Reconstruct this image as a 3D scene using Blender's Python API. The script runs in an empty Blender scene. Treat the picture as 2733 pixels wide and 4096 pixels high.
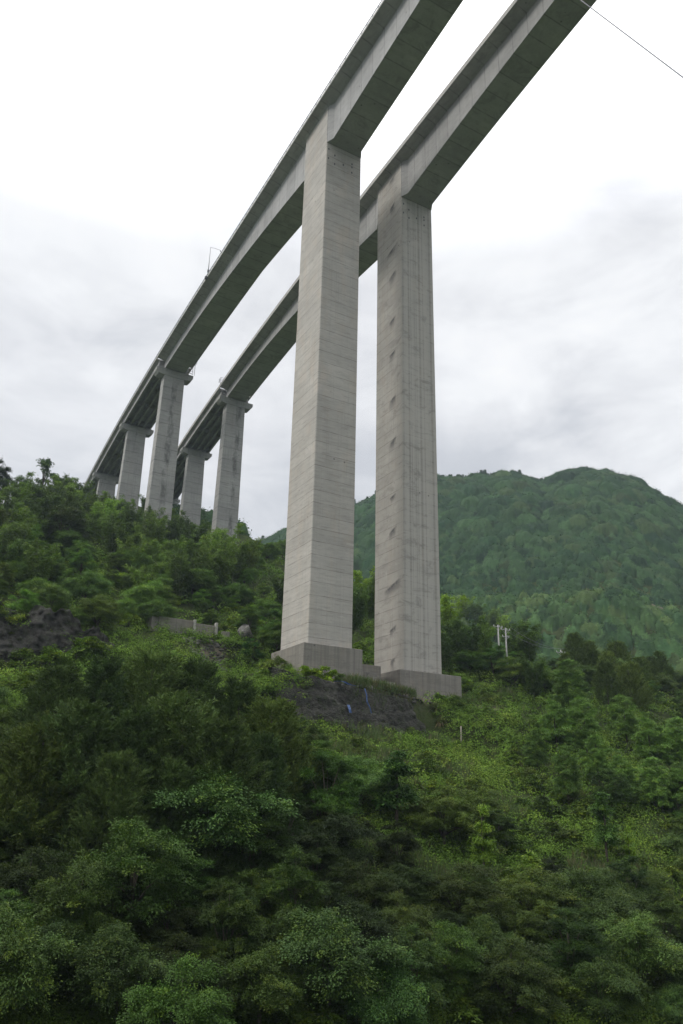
import bpy, math, random
import numpy as np
from mathutils import Matrix, Vector

# ------------------------------------------------------------------ camera
F_PX, PITCH, ROLL, PHI = 3118.26, 0.363205, 0.0243565, math.radians(119.4229)
W, H = 2733.0, 4096.0
CX = np.array([1., 0, 0]); CF = np.array([0, math.cos(PITCH), math.sin(PITCH)]); CU = np.array([0, -math.sin(PITCH), math.cos(PITCH)])
CR = math.cos(ROLL) * CX + math.sin(ROLL) * CU
CUP = -math.sin(ROLL) * CX + math.cos(ROLL) * CU
scene = bpy.context.scene
col = scene.collection
cam_d = bpy.data.cameras.new('camera'); cam = bpy.data.objects.new('camera', cam_d); col.objects.link(cam)
m = Matrix.Identity(4)
for i in range(3):
    m[i][0] = CR[i]; m[i][1] = CUP[i]; m[i][2] = -CF[i]
cam.matrix_world = m
cam_d.sensor_fit = 'VERTICAL'; cam_d.sensor_height = 36.0; cam_d.lens = F_PX / H * 36.0
cam_d.clip_start = 0.5; cam_d.clip_end = 12000
scene.camera = cam
scene.view_settings.view_transform = 'Standard'; scene.view_settings.look = 'None'
scene.view_settings.exposure = 0.0; scene.view_settings.gamma = 1.0

# ------------------------------------------------------------------ light
SUN_DIR = Vector((-0.95, -0.22, 0.78)).normalized()
sd = bpy.data.lights.new('sun', 'SUN'); sd.energy = 1.5; sd.angle = math.radians(16); sd.color = (1.0, 0.965, 0.92)
so = bpy.data.objects.new('sun', sd); col.objects.link(so)
so.rotation_euler = SUN_DIR.to_track_quat('Z', 'Y').to_euler()
world = bpy.data.worlds.new('World'); scene.world = world; world.use_nodes = True
nt = world.node_tree; nt.nodes.clear()
def ray0(px, py): return CF + CR * (px - W / 2) / F_PX - CUP * (py - H / 2) / F_PX
def unit_np(v): return v / np.linalg.norm(v)
class NB:
    """small node helper"""
    def __init__(s, tree): s.t = tree
    def n(s, typ, **kw):
        nd = s.t.nodes.new(typ)
        for k, v in kw.items():
            if k.startswith('_'): setattr(nd, k[1:], v)
            else: nd.inputs[int(k[1:]) if k[0] == 'i' and k[1:].isdigit() else k.replace('__', ' ')].default_value = v
        return nd
    def l(s, a, b): s.t.links.new(a, b)
    def math(s, op, a, b=None, clamp=False):
        nd = s.t.nodes.new('ShaderNodeMath'); nd.operation = op; nd.use_clamp = clamp
        for i, x in enumerate((a, b)):
            if x is None: continue
            if isinstance(x, (int, float)): nd.inputs[i].default_value = x
            else: s.l(x, nd.inputs[i])
        return nd.outputs[0]
    def ramp(s, fac, stops, interp='LINEAR'):
        nd = s.t.nodes.new('ShaderNodeValToRGB'); cr = nd.color_ramp; cr.interpolation = interp
        while len(cr.elements) < len(stops): cr.elements.new(0.5)
        for e_, (p, c) in zip(cr.elements, stops):
            e_.position = p; e_.color = (c, c, c, 1) if isinstance(c, (int, float)) else (*c, 1)
        s.l(fac, nd.inputs[0]); return nd.outputs[0]
    def mix(s, fac, a, b, mode='MIX'):
        nd = s.t.nodes.new('ShaderNodeMix'); nd.data_type = 'RGBA'; nd.blend_type = mode
        for i, x in ((0, fac), (6, a), (7, b)):
            if isinstance(x, (int, float)): nd.inputs[i].default_value = x if i == 0 else (x, x, x, 1)
            elif isinstance(x, tuple): nd.inputs[i].default_value = (*x, 1)
            else: s.l(x, nd.inputs[i])
        return nd.outputs[2]
    def noise(s, vec, scale, detail=4, rough=0.5, dist=0.0, color=False):
        nd = s.t.nodes.new('ShaderNodeTexNoise'); nd.inputs['Scale'].default_value = scale; nd.inputs['Detail'].default_value = detail
        nd.inputs['Roughness'].default_value = rough; nd.inputs['Distortion'].default_value = dist
        if vec is not None: s.l(vec, nd.inputs['Vector'])
        return nd.outputs[1 if color else 0]
    def mapping(s, vec, scale=(1, 1, 1), rot=(0, 0, 0), loc=(0, 0, 0)):
        nd = s.t.nodes.new('ShaderNodeMapping'); s.l(vec, nd.inputs[0])
        nd.inputs['Scale'].default_value = scale; nd.inputs['Rotation'].default_value = rot; nd.inputs['Location'].default_value = loc
        return nd.outputs[0]
b_ = NB(nt)
sky = b_.n('ShaderNodeTexSky', _sky_type='NISHITA', _sun_disc=False)
sky.sun_elevation = math.asin(SUN_DIR.z); sky.sun_rotation = math.atan2(SUN_DIR.x, SUN_DIR.y)
tc = b_.n('ShaderNodeTexCoord')
sep = b_.n('ShaderNodeSeparateXYZ'); b_.l(tc.outputs['Generated'], sep.inputs[0])
nz = b_.noise(b_.mapping(tc.outputs['Generated'], (1.0, 1.0, 1.7), (0.25, -0.35, 0)), 2.3, 6, 0.5, 0.3)
nz2 = b_.noise(b_.mapping(tc.outputs['Generated'], (1.0, 1.0, 1.9), (0.3, 0.2, 0.5), (4.3, 1.1, 2.0)), 5.5, 7, 0.55, 0.4)
# overcast brightness: brighter with height and towards the side of the hidden sun
lift = b_.math('ADD', b_.math('MULTIPLY', sep.outputs[2], 1.15), b_.math('MULTIPLY', sep.outputs[0], -0.30))
v = b_.math('ADD', lift, b_.math('MULTIPLY', b_.math('SUBTRACT', nz, 0.5), 1.0))
v = b_.math('ADD', v, b_.math('MULTIPLY', b_.math('SUBTRACT', nz2, 0.5), 0.85))
vd_ = b_.n('ShaderNodeVectorMath', _operation='DOT_PRODUCT'); b_.l(tc.outputs['Generated'], vd_.inputs[0]); vd_.inputs[1].default_value = tuple(unit_np(ray0(2450, 1640)))
v = b_.math('ADD', v, b_.math('MULTIPLY', b_.ramp(vd_.outputs['Value'], [(0.975, 0.0), (0.997, 1.0)]), b_.math('MULTIPLY', nz2, 0.55)))   # a thinner patch of cloud low on the right
cloud = b_.ramp(v, [(0.0, (0.57, 0.59, 0.64)), (0.34, (0.67, 0.69, 0.735)), (0.54, (0.86, 0.87, 0.90)), (0.72, (1.0, 1.01, 1.03)), (1.0, (1.12, 1.12, 1.12))])
hi = b_.math('MULTIPLY', b_.math('SUBTRACT', sep.outputs[2], 0.62, True), 5.0)   # thinner cloud overhead is brighter
cloud = b_.mix(1.0, cloud, b_.math('ADD', hi, 1.0), 'MULTIPLY')
skm = b_.mix(1.0, sky.outputs[0], (0.10, 0.10, 0.10), 'MULTIPLY')
cm = b_.mix(0.93, skm, cloud)
bg = b_.n('ShaderNodeBackground'); bg.inputs[1].default_value = 1.0
b_.l(cm, bg.inputs[0])
wo = b_.n('ShaderNodeOutputWorld'); b_.l(bg.outputs[0], wo.inputs[0])

# ------------------------------------------------------------------ frame of the bridge: s along it (away), n to its right
U = np.array([math.cos(PHI), math.sin(PHI), 0.]); N = np.array([math.sin(PHI), -math.cos(PHI), 0.])
PL = np.array([-4.7338, 119.7852, 0.]); PR = np.array([11.3920, 134.1034, 0.])
S0, N0 = float(PL @ U), float(PL @ N)
def ray(px, py):
    return CF + CR * (px - W / 2) / F_PX - CUP * (py - H / 2) / F_PX
def project(P):
    d = P @ CF
    return W / 2 + F_PX * (P @ CR) / d, H / 2 - F_PX * (P @ CUP) / d, d
def sn(x, y):
    return x * U[0] + y * U[1] - S0, x * N[0] + y * N[1] - N0
def xy(s, n):
    p = PL + U * s + N * n
    return p[0], p[1]

# ------------------------------------------------------------------ numpy noise
def _hash(ix, iy, seed):
    h = (ix.astype(np.int64) * 374761393 + iy.astype(np.int64) * 668265263 + seed * 1442695041) & 0xffffffff
    h = ((h ^ (h >> 13)) * 1274126177) & 0xffffffff
    return ((h ^ (h >> 16)) & 0xffff) / 65535.0
def vnoise(x, y, seed=0):
    ix, iy = np.floor(x), np.floor(y); fx, fy = x - ix, y - iy
    fx = fx * fx * (3 - 2 * fx); fy = fy * fy * (3 - 2 * fy)
    a = _hash(ix, iy, seed); b = _hash(ix + 1, iy, seed); c = _hash(ix, iy + 1, seed); d = _hash(ix + 1, iy + 1, seed)
    return (a * (1 - fx) + b * fx) * (1 - fy) + (c * (1 - fx) + d * fx) * fy
def fbm(x, y, oct=4, seed=0):
    t, amp, s_ = 0, 0.5, 0
    for i in range(oct):
        t = t + amp * vnoise(x * 2 ** i, y * 2 ** i, seed + i * 17); s_ += amp; amp *= .5
    return t / s_ - 0.5
def smooth(a, b, x):
    t = np.clip((x - a) / (b - a), 0, 1); return t * t * (3 - 2 * t)

# ------------------------------------------------------------------ terrain height
RIDGE_AZ = np.radians([-60, -35, -25, -15, -7.5, -5, 1, 3.5, 7.7, 13.4, 15.5, 16.6, 18, 19.4, 20.7, 22, 23.3, 25.2, 30, 40, 60])
RIDGE_EL = np.tan(np.radians([7, 10, 12, 14, 17.2, 18.2, 20.6, 21.6, 22.7, 22.8, 22.0, 22.3, 22.5, 22.5, 22.1, 21.5, 20.7, 19.2, 15, 10, 5]))
def height(x, y):
    x = np.asarray(x, float); y = np.asarray(y, float)
    s, n = sn(x, y)
    z = 17.0 + 0.49 * s + 0.02 * np.maximum(0, s - 30)
    cr = 128 + 60 * smooth(-34, 4, n)
    z = z - 0.51 * np.maximum(0, s - cr)
    z = z - 0.9 * np.maximum(0, s - cr - 45)    # beyond the crest
    edge = 118 + 10 * fbm(s / 40, n * 0 + 3.1, 3, 5)
    z = z - 1.15 * np.maximum(0, s - 27 - 8 * fbm(n / 30, n * 0 + 1.3, 2, 6)) * smooth(54, 70, n)
    over = np.maximum(0, n - edge)
    z = z - over * 0.95 * smooth(0, 14, over)                  # falls to the side valley on the right
    z = z + 2.6 * fbm(x / 26, y / 26, 4, 1) + 0.9 * fbm(x / 7, y / 7, 3, 9)
    # levelled bench under the tall piers, held by the stone wall
    wd = smooth(14, 24, n)
    bw = smooth(0, 1, (s + 9.6 + 13 * wd) / (1.2 + 15 * wd)) * (1 - smooth(13, 19, s)) * smooth(-16, -6, n) * (1 - smooth(34, 44, n))
    bz = 16.6 + 2.2 * smooth(-8, 2, s) - 1.4 * smooth(4, 20, n)
    low = smooth(-34, -20, s) * (1 - smooth(-9.4, -8.6, s)) * smooth(-18, -6, n) * (1 - smooth(24, 44, n))
    z = z * (1 - low) + np.minimum(z, 10.6 + 0.42 * (s + 9)) * low
    z = z * (1 - bw) + bz * bw
    # rock step on the left
    st = (1 - smooth(-46, -28, n)) * smooth(-70, -60, n)
    z = z + st * (-2.6 * smooth(-8, 4, s) * (1 - smooth(6.2, 7.2, s)) + 2.6 * smooth(6.4, 7.2, s) * (1 - smooth(12, 24, s)))
    z = np.maximum(z, -48 + 6 * fbm(x / 60, y / 60, 3, 4))
    # mountain across the side valley
    r = np.hypot(x, y); az = np.arctan2(x, y)
    el = np.interp(az, RIDGE_AZ, RIDGE_EL, left=0.05, right=0.05)
    top = 640 * el
    bench = 370 * np.minimum(math.tan(math.radians(14.2)), el * 0.62)
    t1 = smooth(255, 372, r); t2 = np.clip((r - 392) / (640 - 392), 0, 1)
    prof = -48 + (bench + 48) * t1 + (top - bench) * (1 - (1 - t2) ** 1.35)
    prof = prof - 0.55 * np.maximum(0, r - 655)
    amp = smooth(280, 420, r)
    prof = prof + amp * (26 * fbm(x / 120, y / 120, 4, 31) * smooth(0, .5, 1 - t2) + (7 - 4 * t2) * fbm(x / 34, y / 34, 3, 37))
    prof = np.maximum(prof, -50 + 0 * x)
    behind = (y < 60) & (r > 180)
    prof = np.where(behind, -50, prof)
    return np.maximum(z, prof)
def hz(x, y): return float(height(x, y))
def march(px, py, h=0.0, t0=30, t1=700):
    """distance along a picture ray at which a thing of height h standing on the ground has its top on the ray"""
    d = ray(px, py); ts = np.linspace(t0, t1, 2700) / 1.0
    X = d[0] * ts; Y = d[1] * ts; Z = d[2] * ts
    g = Z - height(X, Y) - h
    k = np.where(g < 0)[0]
    if len(k) == 0: return None
    t = ts[k[0]]
    return X[k[0]], Y[k[0]]

# ------------------------------------------------------------------ mesh helpers
def mesh_np(name, verts, faces, mats, colors=None, smoothf=False, mat_idx=None):
    me = bpy.data.meshes.new(name)
    verts = np.asarray(verts, np.float32); faces = np.asarray(faces, np.int32)
    k = faces.shape[1]
    me.vertices.add(len(verts)); me.vertices.foreach_set('co', verts.ravel())
    me.loops.add(faces.size); me.loops.foreach_set('vertex_index', faces.ravel())
    me.polygons.add(len(faces)); me.polygons.foreach_set('loop_start', np.arange(0, faces.size, k, dtype=np.int32))
    me.polygons.foreach_set('loop_total', np.full(len(faces), k, np.int32))
    if smoothf: me.polygons.foreach_set('use_smooth', np.ones(len(faces), bool))
    for mt in (mats if isinstance(mats, (list, tuple)) else [mats]): me.materials.append(mt)
    if mat_idx is not None: me.polygons.foreach_set('material_index', np.asarray(mat_idx, np.int32))
    if colors is not None:
        at = me.color_attributes.new('Col', 'FLOAT_COLOR', 'POINT')
        c4 = np.ones((len(verts), 4), np.float32); c4[:, :3] = colors; at.data.foreach_set('color', c4.ravel())
    me.update(calc_edges=True); me.validate(verbose=False)
    return me
class MB:
    """collects polygons, then links them as one mesh object"""
    def __init__(s): s.v = []; s.f = []
    def add(s, vs, fs):
        o = len(s.v); s.v += [tuple(map(float, p)) for p in vs]; s.f += [tuple(i + o for i in f) for f in fs]
    def box(s, a, b):
        x0, y0, z0 = a; x1, y1, z1 = b
        s.add([(x0, y0, z0), (x1, y0, z0), (x1, y1, z0), (x0, y1, z0), (x0, y0, z1), (x1, y0, z1), (x1, y1, z1), (x0, y1, z1)],
              [(0, 3, 2, 1), (4, 5, 6, 7), (0, 1, 5, 4), (1, 2, 6, 5), (2, 3, 7, 6), (3, 0, 4, 7)])
    def loft(s, rings, caps=True, closed=True):
        k = len(rings[0]); o = len(s.v)
        for r in rings: s.v += [tuple(map(float, p)) for p in r]
        for i in range(len(rings) - 1):
            for j in range(k if closed else k - 1):
                a = o + i * k + j; b = o + i * k + (j + 1) % k
                s.f.append((a, b, b + k, a + k))
        if caps and closed:
            s.f.append(tuple(o + j for j in reversed(range(k)))); s.f.append(tuple(o + (len(rings) - 1) * k + j for j in range(k)))
    def tube(s, pts, r, seg=8):
        pts = [Vector(p) for p in pts]; rs = r if isinstance(r, (list, tuple)) else [r] * len(pts)
        rings = []
        for i, p in enumerate(pts):
            d = (pts[min(i + 1, len(pts) - 1)] - pts[max(i - 1, 0)]).normalized()
            a = d.orthogonal().normalized() if i == 0 else (a - d * a.dot(d)).normalized()
            bb = d.cross(a)
            rings.append([p + (a * math.cos(t) + bb * math.sin(t)) * rs[i] for t in [2 * math.pi * j / seg for j in range(seg)]])
        s.loft(rings)
    def build(s, name, mat, parent=None, smoothf=False, bevel=0):
        me = bpy.data.meshes.new(name); me.from_pydata(s.v, [], s.f); me.materials.append(mat)
        if smoothf: me.polygons.foreach_set('use_smooth', np.ones(len(me.polygons), bool))
        import bmesh
        bm = bmesh.new(); bm.from_mesh(me); bmesh.ops.recalc_face_normals(bm, faces=bm.faces)
        if bevel: bmesh.ops.bevel(bm, geom=[e for e in bm.edges if e.calc_length() > bevel * 4 and len(e.link_faces) == 2 and e.calc_face_angle(0) > 0.5], offset=bevel, segments=1, affect='EDGES')
        bm.to_mesh(me); bm.free(); me.update()
        o = bpy.data.objects.new(name, me); col.objects.link(o)
        if parent is not None: o.parent = parent
        return o
def empty(name, loc=(0, 0, 0), rz=0.0):
    o = bpy.data.objects.new(name, None); col.objects.link(o); o.location = loc; o.rotation_euler = (0, 0, rz); o.empty_display_size = 0.5
    return o
def tag(o, label=None, cat=None, group=None, kind=None):
    if label: o['label'] = label
    if cat: o['category'] = cat
    if group: o['group'] = group
    if kind: o['kind'] = kind
    return o

# ------------------------------------------------------------------ materials
def new_mat(name):
    mt = bpy.data.materials.new(name); mt.use_nodes = True; mt.node_tree.nodes.clear()
    b = NB(mt.node_tree); out = b.n('ShaderNodeOutputMaterial'); return mt, b, out
def concrete(name, base=(0.36, 0.355, 0.335), lift_h=2.25, streak=0.6, stain=0.4, seg=False, lines=True, warm=0.5, vstripe=0.0, marks=False, column=None):
    mt, b, out = new_mat(name)
    tc = b.n('ShaderNodeTexCoord'); P = tc.outputs['Object']
    sp = b.n('ShaderNodeSeparateXYZ'); b.l(P, sp.inputs[0])
    big = b.noise(P, 0.12, 5, 0.6, 0.3)
    med = b.noise(b.mapping(P, (0.7, 0.7, 2.2)), 0.9, 6, 0.65, 0.4)
    fine = b.noise(P, 14, 4, 0.6)
    c = b.mix(b.ramp(big, [(0.3, 0.0), (0.7, 1.0)]), tuple(x * 0.86 for x in base), tuple(x * 1.12 for x in base))
    c = b.mix(b.ramp(med, [(0.25, 0.55), (0.5, 0.0)]), c, tuple(x * 0.70 for x in base))
    c = b.mix(b.math('MULTIPLY', b.ramp(b.noise(b.mapping(P, (1, 1, .35)), 0.35, 4, .6, .5), [(0.50, 0.0), (0.72, 1.0)]), warm * 0.5), c, (base[0] * 1.12, base[1] * 0.98, base[2] * 0.86))
    if lines:
        # each pour of the climbing form has its own tone, with a fine joint between pours
        axis = sp.outputs[1] if seg else sp.outputs[2]
        lh = 4.0 if seg else lift_h
        q = b.math('DIVIDE', axis, lh)
        wn = b.n('ShaderNodeTexWhiteNoise', _noise_dimensions='1D'); b.l(b.math('FLOOR', q), wn.inputs['W'])
        c = b.mix(1.0, c, b.ramp(wn.outputs[0], [(0.0, 0.93), (1.0, 1.05)]), 'MULTIPLY')
        fr = b.math('FRACT', q)
        wob = b.math('ADD', fr, b.math('MULTIPLY', b.math('SUBTRACT', b.noise(P, 1.3, 3), 0.5), 0.03))
        ln = b.ramp(wob, [(0.0, 0.45), (0.03, 0.9), (0.06, 1.0), (0.96, 1.0), (0.995, 0.5)])
        c = b.mix(b.ramp(b.noise(P, 0.5, 3), [(0.35, 0.35), (0.60, 1.0)]), c, b.mix(1.0, c, ln, 'MULTIPLY'))
        q2 = b.math('MULTIPLY', q, 5.0)
        wn2 = b.n('ShaderNodeTexWhiteNoise', _noise_dimensions='1D'); b.l(b.math('FLOOR', q2), wn2.inputs['W'])
        c = b.mix(1.0, c, b.ramp(wn2.outputs[0], [(0.0, 0.965), (1.0, 1.025)]), 'MULTIPLY')
    if streak:
        sc = b.noise(b.mapping(P, (2.2, 2.2, 0.05)), 1.2, 5, 0.6)
        c = b.mix(b.math('MULTIPLY', b.ramp(sc, [(0.52, 0.0), (0.72, 1.0)] if streak < 1 else [(0.42, 0.0), (0.70, 0.62)]), streak), c, tuple(x * 0.62 for x in base))
        sc2 = b.noise(b.mapping(P, (3.1, 3.1, 0.03), loc=(7, 3, 1)), 1.0, 4, 0.6)
        c = b.mix(b.math('MULTIPLY', b.ramp(sc2, [(0.58, 0.0), (0.70, 1.0)]), streak * 0.6), c, tuple(min(1, x * 1.22) for x in base))
    if vstripe:
        vs = b.noise(b.mapping(P, (1.0, 0.02, 0.0)), 1.5, 2, 0.5)
        c = b.mix(b.math('MULTIPLY', b.ramp(vs, [(0.42, 0.0), (0.52, 1.0)]), vstripe), c, tuple(x * 1.24 for x in base))
        c = b.mix(b.math('MULTIPLY', b.ramp(vs, [(0.30, 1.0), (0.40, 0.0)]), vstripe), c, tuple(x * 0.78 for x in base))
    if marks:      # soot-like smears beside the drain holes, in a line up the side of the pier
        cy = b.math('ABSOLUTE', b.math('SUBTRACT', b.math('ADD', sp.outputs[1], b.math('MULTIPLY', b.noise(P, 0.5, 4), 2.0)), 4.6))
        fz = b.math('FRACT', b.math('DIVIDE', b.math('ADD', b.math('ADD', sp.outputs[2], b.math('MULTIPLY', b.noise(b.mapping(P, (0, 0, 1)), 0.06, 1), 22.0)), b.math('MULTIPLY', sp.outputs[1], 0.35)), 9.3))
        cell = b.n('ShaderNodeTexWhiteNoise', _noise_dimensions='1D'); b.l(b.math('FLOOR', b.math('DIVIDE', b.math('ADD', sp.outputs[2], b.math('MULTIPLY', sp.outputs[1], 0.35)), 9.3)), cell.inputs['W'])
        cy = b.math('MULTIPLY', cy, b.math('ADD', 0.6, b.math('MULTIPLY', cell.outputs[0], 1.3)))
        mk = b.math('MULTIPLY', b.ramp(b.math('MULTIPLY', cy, 0.55), [(0.0, 1.0), (0.5, 0.8), (1.0, 0.0)]), b.ramp(fz, [(0.0, 0.0), (0.30, 0.0), (0.55, 1.0), (0.60, 0.0)]))
        mk = b.math('MULTIPLY', mk, b.ramp(b.noise(P, 0.25, 3), [(0.30, 0.45), (0.5, 1.0)]))
        mk = b.math('MULTIPLY', mk, b.ramp(b.noise(b.mapping(P, (1, 1, .6)), 1.6, 5, .7), [(0.36, 0.6), (0.52, 1.0)]))
        mk = b.math('MULTIPLY', mk, b.math('LESS_THAN', sp.outputs[0], 0.2))
        c = b.mix(b.math('MULTIPLY', mk, 1.0), c, (0.05, 0.05, 0.055))
    if column is not None:   # run-off stain down the middle of the face
        cx_ = b.math('ABSOLUTE', b.math('SUBTRACT', b.math('ADD', sp.outputs[0], b.math('MULTIPLY', b.noise(b.mapping(P, (1, 1, .35)), 0.6, 5, .65), 2.6)), column + 1.3))
        mk = b.math('MULTIPLY', b.ramp(cx_, [(0.0, 1.0), (0.55, 0.8), (1.0, 0.0)]), b.ramp(b.noise(b.mapping(P, (1, 1, .5), loc=(1, 2, 3)), 0.45, 6, .7), [(0.42, 0.0), (0.60, 1.0)]))
        c = b.mix(b.math('MULTIPLY', mk, 0.8), c, (0.085, 0.085, 0.08))
    if stain:
        st = b.noise(b.mapping(P, (0.8, 0.8, 0.35), loc=(3, 9, 4)), 0.42, 6, 0.7, 0.8)
        c = b.mix(b.math('MULTIPLY', b.ramp(st, [(0.60, 0.0), (0.72, 1.0)]), stain), c, (0.075, 0.075, 0.07))
    hb = b.noise(b.mapping(P, (0.25, 0.25, 2.4 if not vstripe else 0.5), loc=(5, 5, 5)), 1.0, 7, 0.75, 0.6)     # board and wash marks lying along the pours
    c = b.mix(b.ramp(hb, [(0.36, 0.65), (0.47, 0.0)]), c, tuple(x * 0.62 for x in base))
    c = b.mix(b.ramp(hb, [(0.56, 0.0), (0.68, 0.5)]), c, tuple(min(1, x * 1.28) for x in base))
    vo = b.n('ShaderNodeTexVoronoi'); vo.inputs['Scale'].default_value = 0.42; b.l(P, vo.inputs['Vector'])     # form-tie holes and pocks
    c = b.mix(b.math('MULTIPLY', b.ramp(vo.outputs['Distance'], [(0.0, 1.0), (0.055, 0.9), (0.085, 0.0)]), b.ramp(b.noise(P, 0.15, 3), [(0.5, 0.0), (0.56, 0.75)])), c, (0.07, 0.07, 0.065))
    c = b.mix(b.ramp(fine, [(0.3, 0.12), (0.5, 0.0)]), c, (0.05, 0.05, 0.05))
    pb = b.n('ShaderNodeBsdfPrincipled'); pb.inputs['Roughness'].default_value = 0.88; pb.inputs['Specular IOR Level'].default_value = 0.25
    b.l(c, pb.inputs['Base Color'])
    bp = b.n('ShaderNodeBump'); bp.inputs['Strength'].default_value = 0.35; bp.inputs['Distance'].default_value = 0.03
    b.l(b.math('ADD', fine, b.math('MULTIPLY', med, 2.0)), bp.inputs['Height']); b.l(bp.outputs[0], pb.inputs['Normal'])
    b.l(pb.outputs[0], out.inputs[0])
    return mt
M_PIER = concrete('pier_concrete', (0.455, 0.43, 0.39), warm=0.8, stain=0.10, streak=0.35)
M_PIER2 = concrete('striped_pier_concrete', (0.39, 0.37, 0.335), warm=0.6, stain=0.12, streak=0.5, vstripe=0.75, marks=True)
M_PIER3 = concrete('weathered_pier_concrete', (0.36, 0.355, 0.335), warm=0.3, stain=0.5, streak=0.5, lift_h=4.2)
M_PIER3L = concrete('run_off_stained_concrete', (0.36, 0.355, 0.335), warm=0.4, stain=0.3, streak=0.5, lift_h=4.2, column=4.6)
M_PIER3R = concrete('black_stained_concrete', (0.36, 0.355, 0.335), warm=0.3, stain=0.3, streak=0.5, lift_h=4.2, column=7.6)
M_GIRD = concrete('girder_concrete', (0.40, 0.395, 0.385), seg=True, warm=0.1, stain=0.12, streak=0.3)
M_BARR = concrete('barrier_concrete', (0.42, 0.41, 0.38), lines=False, stain=0.2)
M_CAP = concrete('cap_concrete', (0.33, 0.33, 0.31), lines=False, stain=0.45)
M_FOOT = concrete('footing_concrete', (0.25, 0.235, 0.205), lines=False, streak=1.2, stain=0.9, warm=0.9)
def simple(name, base, rough=0.7, metal=0.0, vary=0.25, scale=3.0):
    mt, b, out = new_mat(name)
    tc = b.n('ShaderNodeTexCoord')
    f = b.noise(tc.outputs['Object'], scale, 5, 0.6)
    c = b.mix(b.ramp(f, [(0.3, 0.0), (0.7, 1.0)]), tuple(x * (1 - vary) for x in base), tuple(x * (1 + vary) for x in base))
    pb = b.n('ShaderNodeBsdfPrincipled'); pb.inputs['Roughness'].default_value = rough; pb.inputs['Metallic'].default_value = metal
    b.l(c, pb.inputs['Base Color']); b.l(pb.outputs[0], out.inputs[0]); return mt
M_STEEL = simple('galvanised_steel', (0.30, 0.31, 0.32), 0.5, 0.4)
M_DARKS = simple('dark_steel', (0.10, 0.10, 0.11), 0.6, 0.2)
M_WIRE = simple('cable_sheath', (0.24, 0.23, 0.27), 0.5)
M_POLE = simple('pale_pole', (0.36, 0.355, 0.34), 0.8)
M_BARK = simple('bark', (0.075, 0.06, 0.045), 0.9, 0, 0.4, 6)
M_CULM = simple('bamboo_culm', (0.10, 0.13, 0.04), 0.6, 0, 0.3, 4)
M_TARP = simple('blue_tarpaulin', (0.05, 0.10, 0.24), 0.5, 0, 0.3, 8)
M_INSUL = simple('porcelain', (0.6, 0.6, 0.58), 0.3)
M_WOOD = simple('weathered_wood', (0.28, 0.25, 0.20), 0.85)
def stone(name, base, scale=1.4, mortar=0.5, bump=0.12, ledge=0.0):
    mt, b, out = new_mat(name)
    tc = b.n('ShaderNodeTexCoord'); O = tc.outputs['Object']
    warp = b.mix(0.12, O, b.noise(O, 0.9, 4, .6, color=True), 'ADD')
    P = b.mapping(warp, (1, 1, 1.9))
    vo = b.n('ShaderNodeTexVoronoi'); vo.inputs['Scale'].default_value = scale; b.l(P, vo.inputs['Vector'])
    vd = b.n('ShaderNodeTexVoronoi', _feature='DISTANCE_TO_EDGE'); vd.inputs['Scale'].default_value = scale; b.l(P, vd.inputs['Vector'])
    hs = b.n('ShaderNodeRGBToBW'); b.l(vo.outputs['Color'], hs.inputs[0])
    n1 = b.noise(O, 2.1, 9, 0.78, 0.5)
    c = b.mix(b.ramp(n1, [(0.36, 0.0), (0.64, 1.0)]), tuple(x * 0.35 for x in base), tuple(x * 1.6 for x in base))
    c = b.mix(0.35, c, b.mix(hs.outputs[0], tuple(x * 0.4 for x in base), tuple(x * 1.8 for x in base)))
    big = b.noise(b.mapping(O, (1, 1, .4)), 0.35, 6, 0.65, 0.5)
    c = b.mix(b.ramp(big, [(0.42, 0.0), (0.62, 0.8)]), c, tuple(x * 0.35 for x in base))
    c = b.mix(b.ramp(b.noise(O, 0.8, 7, 0.75), [(0.52, 0.0), (0.62, 0.75)]), c, (0.045, 0.062, 0.022))
    c = b.mix(b.ramp(b.noise(O, 3.0, 6, 0.7), [(0.62, 0.0), (0.72, 0.6)]), c, tuple(x * 3.0 for x in base))
    c = b.mix(b.ramp(vd.outputs[0], [(0.0, mortar), (0.05, 0.0)]), c, tuple(x * 0.35 for x in base))
    pb = b.n('ShaderNodeBsdfPrincipled'); pb.inputs['Roughness'].default_value = 0.95; b.l(c, pb.inputs['Base Color'])
    bp = b.n('ShaderNodeBump'); bp.inputs['Strength'].default_value = 0.9; bp.inputs['Distance'].default_value = bump
    b.l(b.math('ADD', b.math('MULTIPLY', b.ramp(vd.outputs[0], [(0.0, 0.0), (0.15, 1.0)]), mortar), b.math('MULTIPLY', n1, 2.5)), bp.inputs['Height']); b.l(bp.outputs[0], pb.inputs['Normal'])
    b.l(pb.outputs[0], out.inputs[0]); return mt
M_WALL = stone('dark_masonry', (0.088, 0.084, 0.070), 1.7, 0.55, 0.3)
M_CLIFF = stone('dark_rock', (0.070, 0.066, 0.056), 1.0, 0.15, 0.5)
M_ROCK = stone('grey_rock', (0.20, 0.19, 0.175), 0.8)
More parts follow.
